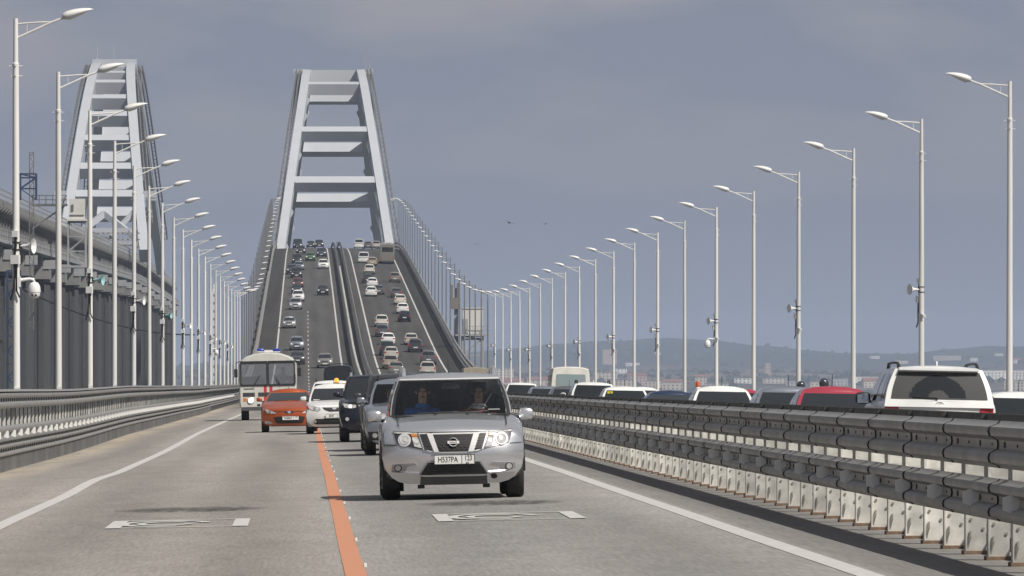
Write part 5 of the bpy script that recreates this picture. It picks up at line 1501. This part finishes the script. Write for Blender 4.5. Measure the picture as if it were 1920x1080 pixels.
for x in (-.62, .55):
    mb = MB(); mb.tube([(x + .02, -.04, 1.48), (x + .28 * (1 if x < 0 else -1), -.05, 1.95)], [.02, .014], 6); mb.obj('wiper', M['plastic'], bus)
for x0, x1 in ((-.18, -.05), (.065, .20)): panel('red_stripe', bus, x0, x1, .50, 1.49, .006, M['stripe_red'], .01, .01)
for x0, x1 in ((-1.09, -.57), (-.43, .09), (.23, .75)):
    g = panel('vent', bus, x0, x1, 1.02, 1.20, .004, M['greyplastic'], .02, .01)
    mb = MB()
    for i in range(9): mb.box((x0 + .03 + i * (x1 - x0 - .06) / 8, -.008, 1.11), (.014, .014, .17))
    mb.obj('vent_slat', M['plastic'], g)
for sx in (-1, 1):
    mb = MB(); mb.lathe([(.145, .0), (.15, -.03), (.13, -.045)], 18, (sx * .75, 0, .86), 'Y'); h = mb.obj('headlight', M['chrome'], bus)
    mb = MB(); mb.lathe([(.125, -.03), (.11, -.06), (.02, -.075)], 18, (sx * .75, 0, .86), 'Y'); mb.obj('lens', M['lit'], h, 60)
    panel('indicator', bus, sx * 1.0 - .075, sx * 1.0 + .075, .82, .97, .0, M['amber'], .03, .01)
    panel('marker_lamp', bus, sx * .84 - .06, sx * .84 + .06, 2.655, 2.71, .02, M['lamp'], .02, .03)
    panel('roof_vent', bus, sx * .52 - .2, sx * .52 + .2, 2.665, 2.70, .02, M['taupe'], .01, .03)
    mb = MB(); mb.tube([(sx * 1.18, .1, 2.56), (sx * 1.36, -.12, 2.5), (sx * 1.37, -.14, 2.24)], .022, 6); mb.box((sx * 1.37, -.14, 2.05), (.15, .07, .36)); mb.obj('mirror', M['plastic'], bus)
    for i in range(5):
        mb = MB(); mb.grid(lambda u, v: (sx * (1.235 - .03 * v), u, 1.5 + .95 * v), [.42 + i * 1.3, 1.64 + i * 1.3], [0, 1]); mb.obj('side_window', M['busglass'], bus)
        mb = MB(); mb.box((sx * 1.225, 1.68 + i * 1.3, 1.975), (.05, .08, .96)); mb.obj('window_pillar', M['buswhite'], bus)
panel('tow_hatch', bus, -.48, -.34, .60, .70, .004, M['plastic'], .02, .01)
panel('badge', bus, -1.05, -.60, 1.335, 1.385, .002, M['greyplastic'], .01, .006)
mb = MB(); mb.box((0, -.05, .50), (2.3, .14, .16)); mb.obj('bumper', M['greyplastic'], bus)
box_wheels(bus, 2.36, .46, (1.2, 5.2), .30)
for x in (-.85, -.33):
    mb = MB(); mb.tube([(x - .19, .5, 1.5), (x - .17, .5, 1.84), (x + .17, .5, 1.84), (x + .19, .5, 1.5)], .03, 6); mb.box((x, .53, 1.62), (.34, .05, .34)); mb.obj('seat_back', M['seat'], bus)
mb = MB(); mb.grid(lambda u, v: (u * 1.1, v, 1.02), [-1, 1], [.2, 6.9]); mb.grid(lambda u, v: (u * 1.1, .12 + .5 * v, 1.48 - .12 * v), [-1, 0, 1], [0, 1]); mb.obj('cabin_floor', M['greyplastic'], bus)
for k in range(4):
    for sx in (-1, 1):
        mb = MB(); mb.box((sx * .75, 2.4 + k * 1.1, 1.5), (.8, .12, .8)); mb.obj('passenger_seat', M['seat'], bus)
lb = thing('light_bar', 'blue emergency light bar lying across the white bus roof', 'light bar', (-1.58, 300.25, ground(-1.58, 300) + 2.90))
mb = MB(); mb.box((0, 0, .05), (1.0, .22, .04)); mb.box((0, 0, .10), (.36, .16, .06)); mb.obj('base', M['plasticwhite'], lb)
for sx in (-1, 1):
    mb = MB(); mb.tube([(sx * .19, 0, .12), (sx * .22, 0, .12), (sx * .48, 0, .12), (sx * .50, 0, .12)], [.06, .085, .085, .05], 12); mb.obj('lens', M['blue_light'], lb, 50)
bus.location = (-1.58, 300, ground(-1.58, 300)); bus.rotation_euler = (0, -.02, 0)
seated_person('person in a light shirt at the wheel of the white bus', (-.95, 301.3, ground(-1, 301) + 1.35), 0, M['clothwhite'], ((-.17, -.5, .3), (.17, -.5, .3)))

def boxy(label, cat, W, H, L, zb, paintm, x, y, away, rearwin, name, taper=.04, extra=None, R_=.38):
    t = thing(name, label, cat, group='cars on the bridge')
    mb = MB(); r = .18
    box_body(mb, W, H, L, zb, [(W / 2 * .92, zb), (W / 2 * .98, zb + .1), (W / 2, zb + .5), (W / 2 * (1 - taper * .4), H * .62), (W / 2 * (1 - taper * 2), H * .88), (W / 2 * (1 - taper * 3.2), H * .955), (W / 2 * .66, H * .985), (W / 2 * .35, H * .997), (0, H)])
    mb.obj('body', [paintm, M['interior']], t, 38)
    x0, x1, z0, z1 = rearwin
    yy = L if away else 0
    o = panel('rear_window' if away else 'windshield', t, x0, x1, z0, z1, yy, M['glass'] if not extra else extra, .08, -.02 if away else .02, 1 if away else -1, taper)
    for sx in (-1, 1):
        lm = M['tail'] if away else M['lit']
        panel('tail_light' if away else 'headlight', t, sx * W * .43 - .07, sx * W * .43 + .07, zb + .45, zb + .8, yy, lm, .03, -.02 if away else .02, 1 if away else -1)
        mb = MB(); mb.box((sx * W / 2 * (1 - taper * 1.2), L * .48, (z0 + z1) / 2), (.03, L * .7, (z1 - z0) * .8)); mb.obj('side_window', M['glass'], t)
    panel('bumper', t, -W * .46, W * .46, zb, zb + .2, yy, M['greyplastic'], .04, -.05 if away else .05, 1.5 if away else -1.5)
    box_wheels(t, W * .96, R_, (L * .2, L * .78))
    if away: t.location = (x, y + L, ground(x, y + L)); s = slope(y + 2); t.rotation_euler = (-math.atan(s), -.02, math.pi)
    else: t.location = (x, y, ground(x, y)); t.rotation_euler = (math.atan(slope(y + 2)), -.02, 0)
    return t
palegl = glass_mat('pale_glass', (.6, .7, .7), .1, .05, (.30, .37, .38))
t = boxy('black high minibus with a roof rack, seen between the white cars and the climb', 'minibus', 1.98, 2.70, 5.6, .3, M['black'], 2.2, 448, False, (-.84, .84, 1.45, 2.36), 'minibus', .04)
mb = MB()
for sx in (-1, 1): mb.tube([(sx * .55, .7, 2.64), (sx * .55, .75, 2.78), (sx * .55, 4.2, 2.78), (sx * .55, 4.3, 2.64)], .03, 6)
for i in range(4): mb.bar((-.55, 1.0 + i, 2.78), (.55, 1.0 + i, 2.78), .04)
mb.obj('roof_rack', M['plastic'], t)
boxy('white high-roofed minibus beyond the queue of cars, in the outer lane', 'minibus', 2.1, 2.55, 5.8, .3, M['vanwhite'], 13.95, 365, True, (-.80, .80, 1.45, 2.15), 'minibus', .035, palegl)
boxy('dusty beige truck with a high body at the foot of the climb, driving away', 'truck', 2.15, 3.0, 6.2, .4, M['beige'], 13.9, 565, True, (-.8, .8, 1.7, 2.2), 'box_truck', .01)
bx_, by_ = at_pixel(726, 495)
boxy('tall taupe coach near the crest, larger than the cars round it', 'bus', 2.5, 3.45, 11, .4, M['taupe'], bx_, by_, True, (-.95, .95, 2.1, 2.9), 'coach', .02, None, .5)

# ------------------------------------------------------------------ the queue driving away
def lux_extra(c, t, lod):
    simple_rear([(-.925, 1.22), (-.82, 1.235), (-.70, 1.18), (-.68, 1.0), (-.93, .95)], (0, .78), True, [(-.9, .62), (.9, .62), (.9, .46), (-.9, .46)], True)(c, t, lod)
    rw = [o for o in t.children if o.name.startswith('rear_window')][0]
    mb = MB(); n = 44
    us = [-.90 + 1.80 * i / n for i in range(n + 1)]; ts = [.12 + .80 * i / 26 for i in range(27)]
    def swept(u, tt):
        r = math.hypot((u - .03) * .80, (tt - .14) * .62)
        return .15 < r < .43 and tt > .15
    mb.grid(lambda u, v: c.Rr(u, v, .011), us, ts, skip=lambda u, v: swept(u, v)); mb.obj('dust_film', M['film'], rw)
    for o in [o for o in t.children if o.name.startswith('mirror')]: bpy.data.objects.remove(o)
    mirror_pair(c, t, M['plastic'], y=1.95, z=1.24, glass_back=True, size=1.5)
    roof_rails(c, t, M['plastic'], h=.05); antenna(c, t, y=c.yrr - .5, fin=True, m=M['white'])
    mb = MB()
    for a in range(16):
        q = lambda r, k: (r * 1.35 * math.cos(2 * math.pi * k / 16), 1.195 + r * math.sin(2 * math.pi * k / 16))
        c.patch(mb, [q(.055, a), q(.055, a + 1), q(.046, a + 1), q(.046, a)][::-1], .016, True, skirt=0)
    c.patch(mb, [(-.03, 1.22), (.03, 1.22), (.03, 1.21), (-.03, 1.21)], .016, True); c.patch(mb, [(-.012, 1.215), (.012, 1.215), (.012, 1.15), (-.012, 1.15)], .016, True)
    mb.obj('badge', M['chrome'], t)
M['film'] = glass_mat('dust_film', (.8, .8, .8), .62, .8, (.11, .11, .108))
def R_car(c, label, m, x, y, ex, ant=None, rails=False, **k):
    t = build_car(c, label, 'car', m, None, 0, front=False, rear=True, extra=ex, **k)
    if ant: antenna(c, t, y=c.yrr - .4, h=.22, fin=(ant == 'fin'), m=M['white'] if ant == 'fin' else None)
    if rails: roof_rails(c, t, M['plastic'], h=.06)
    put(t, x, y, True, c); return t
sed_r = simple_rear([(-.84, .92), (-.58, .94), (-.56, .80), (-.82, .76)])
hat_r = simple_rear([(-.83, 1.0), (-.66, .98), (-.64, .72), (-.80, .70)], wiper=True)
suv_r = simple_rear([(-.88, 1.06), (-.72, 1.05), (-.70, .78), (-.86, .76)], intake=[(-.8, .55), (.8, .55), (.8, .40), (-.8, .40)])
R_car(LUX, 'large white off-roader with black roof rails and a dusty rear window, beyond the median', M['white'], 10.78, 118, lux_extra)
R_car(HATCH, 'white hatchback at the right edge, beside the large white off-roader', M['white'], 13.85, 134, hat_r, 'rod')
R_car(SEDAN, 'red car just ahead of the large white off-roader', M['red'], 10.2, 133, sed_r, 'rod')
R_car(SEDAN, 'blue-grey car in the queue just ahead of the red one', M['silver_blue'], 10.12, 144, sed_r, 'rod')
w1 = R_car(SEDAN, 'white car with a black rear window and roof antenna, ahead of the blue-grey car', M['white'], 10.1, 167, sed_r, 'rod')
R_car(COUPE, 'dark blue car with a domed roof ahead of the white car with the roof antenna', M['blue'], 10.1, 191, sed_r)
w2 = R_car(HATCH, 'white hatchback with a yellow sticker in its rear window', M['white'], 10.1, 219, hat_r, 'rod')
mb = MB(); p = HATCH.Rr(.70, .70, .016); mb.box(p, (.17, .012, .11)); st = mb.obj('sticker', M['yellow'], w2); mb = MB(); p = HATCH.Rr(.70, .70, .024); mb.box(p, (.02, .01, .07)); mb.obj('mark', M['ink'], st)
R_car(CROSS, 'white crossover with black roof rails ahead of the car with the yellow sticker', M['white'], 10.1, 243, suv_r, 'fin', True)
R_car(HATCH, 'grey car with red tail lamps in front of the white minibus', M['grey'], 10.1, 265, hat_r, 'rod')
R_car(HATCH, 'small blue-grey car almost hidden between the white hatchback and the minibus', M['silver_blue'], 10.15, 292, hat_r)
R_car(CROSS, 'white estate car farthest along the queue behind the median guardrail', M['white'], 10.15, 325, suv_r, 'fin')
R_car(SEDAN, 'white car in the outer lane, glimpsed behind the car with the yellow sticker', M['white'], 13.9, 285, sed_r)
R_car(HATCH, 'red hatchback in the outer lane, glimpsed beyond the white car with the roof antenna', M['red'], 13.45, 215, hat_r)
b = thing('roof_beacon', 'unlit orange-red beacon on the roof corner of the white car with the antenna', 'beacon', (9.55, 168.6, ground(10.1, 170) + 1.43))
mb = MB(); mb.lathe([(.07, 0), (.065, .05), (.055, .055)], 12); mb.obj('foot', M['clothwhite'], b)
mb = MB(); mb.lathe([(.055, .05), (.055, .17), (.04, .20), (.01, .205)], 12); mb.obj('lens', mat('orange_lens', (.50, .10, .02), .3, coat=1.0), b, 50)

def motorbike(x, y, label, plabel, jacket, scale=1.0):
    z = ground(x, y)
    t = thing('motorcycle', label, 'motorcycle', (x, y + 2.1, z), (0, 0, math.pi), 'motorcycles beyond the red car')
    for yy in (.32, 1.72):
        mb = MB(); n = 20; mb.tube([(0, yy + .27 * math.cos(a), .32 + .27 * math.sin(a)) for a in [2 * math.pi * i / n for i in range(n + 1)]], .06, 8, caps=False)
        w_ = mb.obj('wheel', M['rubber'], t, 60); mb = MB()
        for k in range(6): a = math.pi * k / 6; mb.bar((0, yy - .22 * math.cos(a), .32 - .22 * math.sin(a)), (0, yy + .22 * math.cos(a), .32 + .22 * math.sin(a)), .02)
        mb.obj('rim', M['rim'], w_)
    mb = MB(); mb.tube([(0, .62, .88), (0, .78, .92), (0, 1.0, .86), (0, 1.1, .80)], [.06, .15, .14, .08], 10); mb.obj('tank', M['black'], t, 60)
    mb = MB(); mb.tube([(0, 1.05, .80), (0, 1.3, .80), (0, 1.62, .86), (0, 1.85, .90)], [.10, .13, .11, .05], 8); mb.obj('seat', M['plastic'], t, 60)
    mb = MB()
    for sx in (-.09, .09): mb.tube([(sx, .32, .32), (sx, .56, .95)], .028, 8); mb.tube([(sx, 1.72, .32), (sx, 1.0, .42)], .03, 6)
    mb.box((0, .98, .48), (.28, .42, .36)); mb.obj('frame', M['greysteel'], t)
    mb = MB(); mb.tube([(-.38, .75, 1.06), (-.2, .62, 1.04), (.2, .62, 1.04), (.38, .75, 1.06)], .016, 6); mb.obj('handlebar', M['plastic'], t)
    mb = MB(); mb.box((0, 1.92, .84), (.14, .04, .07)); mb.obj('tail_light', M['tail'], t)
    p = seated_person(plabel, (x, y + .90, z + .80), math.pi, jacket, ((-.33, -.50, .30), (.33, -.50, .30)), False, M['helmet'], scale, .10)
motorbike(13.95, 194, 'motorcycle hidden behind the blue-grey car, under the rider in dark clothes', 'rider in a dark helmet and dark jacket, lower of the two riders', M['jacketdark'], .93)
motorbike(14.0, 186, 'motorcycle hidden behind the red car, under the rider with the white jacket', 'rider in a dark helmet and white jacket showing above the red car', M['clothwhite'], 1.0)

# ------------------------------------------------------------------ the small cars on the climb
FAR = {'sedan': SEDAN, 'suv': CROSS, 'big': BIGSUV, 'hatch': HATCH, 'van': VAN}
SF = simple_front([(-.80, .88), (-.50, .86), (-.48, .74), (-.78, .74)], [(-.42, .84), (.42, .84), (.36, .68), (-.36, .68)], [(-.45, .42), (.45, .42), (.45, .30), (-.45, .30)], None, (0, .52))
SR = {'sedan': sed_r, 'hatch': hat_r, 'suv': suv_r, 'big': simple_rear([(-.90, 1.10), (-.72, 1.10), (-.70, .85), (-.88, .82)], (0, .85)), 'van': simple_rear([(-.92, 1.15), (-.78, 1.15), (-.76, .8), (-.90, .8)], (0, .8))}
M['dusty'] = paint('dusty_paint', (.17, .165, .155), 0, .7)
M['dustwhite'] = paint('dusty_white_paint', (.42, .40, .36), 0, .6)
protos = {}
def far_car(kind, away, m, cx, by, label):
    x, y = at_pixel(440 + cx / 3.485, 430 + by / 3.485)
    key = (kind, away)
    if key not in protos:
        t = build_car(FAR[kind], label, 'car', m, None, 1, front=not away, rear=away, extra=SR[kind] if away else SF); protos[key] = t
    else:
        t = copy_tree(protos[key])
        for k, v in (('label', label),): t[k] = v
        recolor(t, m)
    put(t, x, y, away, FAR[kind])
LEFT = [
 ('van', M['navy'], 412, 128, 'dark minivan at the crest, first to come over it in the oncoming lanes'),
 ('suv', M['black'], 432, 165, 'black car just below the dark minivan near the crest'),
 ('hatch', M['navy'], 497, 114, 'dark small car cresting the bridge right of the dark minivan'),
 ('suv', M['navy'], 553, 121, 'dark car with a bright lamp cresting the bridge beside the median'),
 ('suv', M['blue'], 567, 182, 'dark blue car above the white oncoming car near the median'),
 ('sedan', M['green'], 495, 208, 'green oncoming car near the crest with bright headlights'),
 ('suv', M['white'], 580, 260, 'white oncoming car in the inner lane near the crest'),
 ('big', M['black'], 408, 228, 'black car in the outer oncoming line, above the blue-grey one'),
 ('sedan', M['silver_blue'], 421, 268, 'blue-grey car in the outer oncoming line near the crest'),
 ('suv', M['dark_grey'], 374, 295, 'dark grey car at the outer side of the oncoming line'),
 ('big', M['black'], 405, 320, 'large black oncoming car above the maroon one'),
 ('sedan', M['maroon'], 414, 384, 'maroon oncoming car in the middle of the line'),
 ('hatch', M['navy'], 408, 425, 'dark oncoming car between the maroon and white ones'),
 ('suv', M['white'], 415, 472, 'white oncoming car second from the tail of the line'),
 ('suv', M['silver'], 398, 526, 'pale silver car at the bottom of the dense oncoming line'),
 ('sedan', M['black'], 577, 432, 'black car alone in the inner oncoming lane'),
 ('sedan', M['silver'], 357, 648, 'silver oncoming car alone below the dense line'),
 ('suv', M['silver_blue'], 407, 792, 'grey-silver oncoming car just above the white bus'),
 ('sedan', M['dark_grey'], 411, 885, 'dusty dark car half hidden behind the white bus'),
 ('suv', M['dusty'], 590, 908, 'dusty grey car in the haze above the black minivan'),
]
RIGHT = [
 ('van', M['white'], 811, 122, 'white van going over the crest beside the median'),
 ('sedan', M['grey'], 872, 117, 'grey car going over the crest right of the white van'),
 ('suv', M['dustwhite'], 925, 122, 'pale car going over the crest left of the taupe coach'),
 ('van', M['white'], 842, 222, 'white square-backed van below the crest, departing'),
 ('hatch', M['beige'], 899, 238, 'beige small car departing beside the white square-backed van'),
 ('suv', M['cream'], 880, 294, 'cream departing car below the square-backed van'),
 ('sedan', M['dark_grey'], 868, 354, 'dark departing car between the cream and white ones'),
 ('sedan', M['white'], 899, 380, 'upper of two white departing cars one behind the other'),
 ('sedan', M['white'], 892, 440, 'lower of two white departing cars one behind the other'),
 ('hatch', M['grey'], 942, 428, 'grey departing car peeping out beside the pair of white cars'),
 ('suv', M['taupe'], 1047, 348, 'taupe departing car alone below the coach'),
 ('hatch', M['grey'], 1057, 448, 'grey departing car in the outer lane above the cream saloon'),
 ('sedan', M['cream'], 1082, 494, 'cream departing saloon in the outer lane'),
 ('sedan', M['white'], 1098, 553, 'white departing saloon in the outer lane above the black one'),
 ('hatch', M['black'], 1110, 606, 'black departing hatchback in the outer lane'),
 ('suv', M['cream'], 960, 640, 'cream departing crossover in the middle of the climb'),
 ('suv', M['grey'], 965, 705, 'grey departing crossover below the cream crossover'),
 ('sedan', M['white'], 1003, 758, 'white departing saloon low on the climb in the inner lane'),
 ('big', M['dark_grey'], 998, 828, 'dark departing off-roader below the white saloon low on the climb'),
 ('sedan', M['dustwhite'], 1022, 852, 'dusty white departing car at the foot of the climb'),
 ('suv', M['beige'], 1018, 915, 'dusty tan departing car above the roof of the silver off-roader'),
 ('sedan', M['dusty'], 1055, 955, 'dusty grey departing car lowest of the inner lane'),
 ('hatch', M['dustwhite'], 1153, 758, 'pale departing hatchback in the outer lane, beside a dark one'),
 ('suv', M['dark_grey'], 1182, 805, 'dark grey departing crossover in the outer lane below the pale hatchback'),
 ('suv', M['grey'], 1267, 886, 'grey departing car at the foot of the outer lane'),
 ('suv', M['dustwhite'], 1260, 962, 'silvery white departing crossover lowest of the outer lane'),
]
for kind, m, cx, by, lab in LEFT: far_car(kind, False, m, cx, by, lab)
for kind, m, cx, by, lab in RIGHT: far_car(kind, True, m, cx, by, lab)
# ------------------------------------------------------------------ light, sky, haze, camera
SUN = Vector((.61, -.62, 1.0)).normalized()     # towards the sun: from behind the camera, to its right
elev = math.asin(SUN.z); azim = math.atan2(SUN.x, SUN.y)
sl = bpy.data.lights.new('sun', 'SUN'); sl.energy = 4.6; sl.angle = R(.6); sl.color = (1, .95, .87)
so = bpy.data.objects.new('sun', sl); COL.objects.link(so)
so.rotation_euler = (-SUN).to_track_quat('-Z', 'Y').to_euler(); so.location = (40, -40, 80)
w = bpy.data.worlds.new('World'); scene.world = w; w.use_nodes = True
nt = w.node_tree; N = nt.nodes; L = nt.links; N.clear()
out = N.new('ShaderNodeOutputWorld'); bg = N.new('ShaderNodeBackground'); L.new(bg.outputs[0], out.inputs[0])
sky = N.new('ShaderNodeTexSky'); sky.sky_type = 'NISHITA'; sky.sun_disc = False
sky.sun_elevation = elev; sky.sun_rotation = azim
sky.air_density = 1.2; sky.dust_density = 1.5; sky.ozone_density = 2.0
bg.inputs['Strength'].default_value = .1
# a thin grey overcast veil lies over the blue: stronger towards the horizon, with faint banks of cloud
tc = N.new('ShaderNodeTexCoord')
mp = N.new('ShaderNodeMapping'); mp.inputs['Scale'].default_value = (22, 22, 75); L.new(tc.outputs['Generated'], mp.inputs[0])
n = N.new('ShaderNodeTexNoise'); n.inputs['Scale'].default_value = 1.0; n.inputs['Detail'].default_value = 6; n.inputs['Roughness'].default_value = .5
L.new(mp.outputs[0], n.inputs['Vector'])
cr = N.new('ShaderNodeMapRange'); cr.inputs['From Min'].default_value = .40; cr.inputs['From Max'].default_value = .62; L.new(n.outputs['Fac'], cr.inputs[0])
sp = N.new('ShaderNodeSeparateXYZ'); L.new(tc.outputs['Generated'], sp.inputs[0])
up = N.new('ShaderNodeMapRange'); up.inputs['From Min'].default_value = .012; up.inputs['From Max'].default_value = .052; L.new(sp.outputs['Z'], up.inputs[0])
mulc = N.new('ShaderNodeMath'); mulc.operation = 'MULTIPLY'; L.new(cr.outputs[0], mulc.inputs[0]); L.new(up.outputs[0], mulc.inputs[1])
veil = N.new('ShaderNodeMix'); veil.data_type = 'RGBA'
veil.inputs['A'].default_value = (SKYA[0], SKYA[1], SKYA[2], 1); veil.inputs['B'].default_value = (SKYB[0], SKYB[1], SKYB[2], 1)
L.new(mulc.outputs[0], veil.inputs['Factor'])
hi = N.new('ShaderNodeMapRange'); hi.inputs['From Min'].default_value = .05; hi.inputs['From Max'].default_value = .45
hi.inputs['To Min'].default_value = .97; hi.inputs['To Max'].default_value = .8; L.new(sp.outputs['Z'], hi.inputs[0])
over = N.new('ShaderNodeMix'); over.data_type = 'RGBA'; over.inputs['B'].default_value = (2.75, 2.72, 2.8, 1)   # neutral overcast higher up
oz = N.new('ShaderNodeMapRange'); oz.inputs['From Min'].default_value = .10; oz.inputs['From Max'].default_value = .30; L.new(sp.outputs['Z'], oz.inputs[0])
L.new(oz.outputs[0], over.inputs['Factor']); L.new(veil.outputs['Result'], over.inputs['A'])
mx = N.new('ShaderNodeMix'); mx.data_type = 'RGBA'
L.new(hi.outputs[0], mx.inputs['Factor']); L.new(sky.outputs[0], mx.inputs['A']); L.new(over.outputs['Result'], mx.inputs['B'])
L.new(mx.outputs['Result'], bg.inputs['Color'])

mb = MB()
X0, X1, Y0, Y1, Z0, Z1 = -3900, 5000, -60, 14200, -12, 130
mb.add([(x, y, z) for z in (Z0, Z1) for y in (Y0, Y1) for x in (X0, X1)], [(0, 2, 3, 1), (4, 5, 7, 6), (0, 1, 5, 4), (2, 6, 7, 3), (0, 4, 6, 2), (1, 3, 7, 5)])
hm = bpy.data.materials.new('air_haze'); hm.use_nodes = True
nt = hm.node_tree; nt.nodes.clear()
o_ = nt.nodes.new('ShaderNodeOutputMaterial'); pv = nt.nodes.new('ShaderNodeVolumePrincipled')
pv.inputs['Color'].default_value = (.66, .78, 1.0, 1); pv.inputs['Density'].default_value = HAZE; pv.inputs['Anisotropy'].default_value = 0.0
nt.links.new(pv.outputs[0], o_.inputs['Volume'])
tag(mb.obj('haze', hm), kind='stuff')

cam = bpy.data.cameras.new('camera'); co = bpy.data.objects.new('camera', cam); COL.objects.link(co)
cam.sensor_width = 36; cam.lens = 36 * F / 1920
cam.shift_x = (960 - 572) / 1920; cam.shift_y = (720 - 540) / 1920
cam.clip_start = 1; cam.clip_end = 40000
co.location = (0, 0, EYE); co.rotation_euler = (math.pi / 2, 0, 0)
scene.camera = co
scene.view_settings.view_transform = 'Standard'; scene.view_settings.look = 'None'
scene.view_settings.exposure = EXPO; scene.view_settings.gamma = 1
scene.cycles.volume_bounces = 0; scene.cycles.max_bounces = 8; scene.cycles.transparent_max_bounces = 12
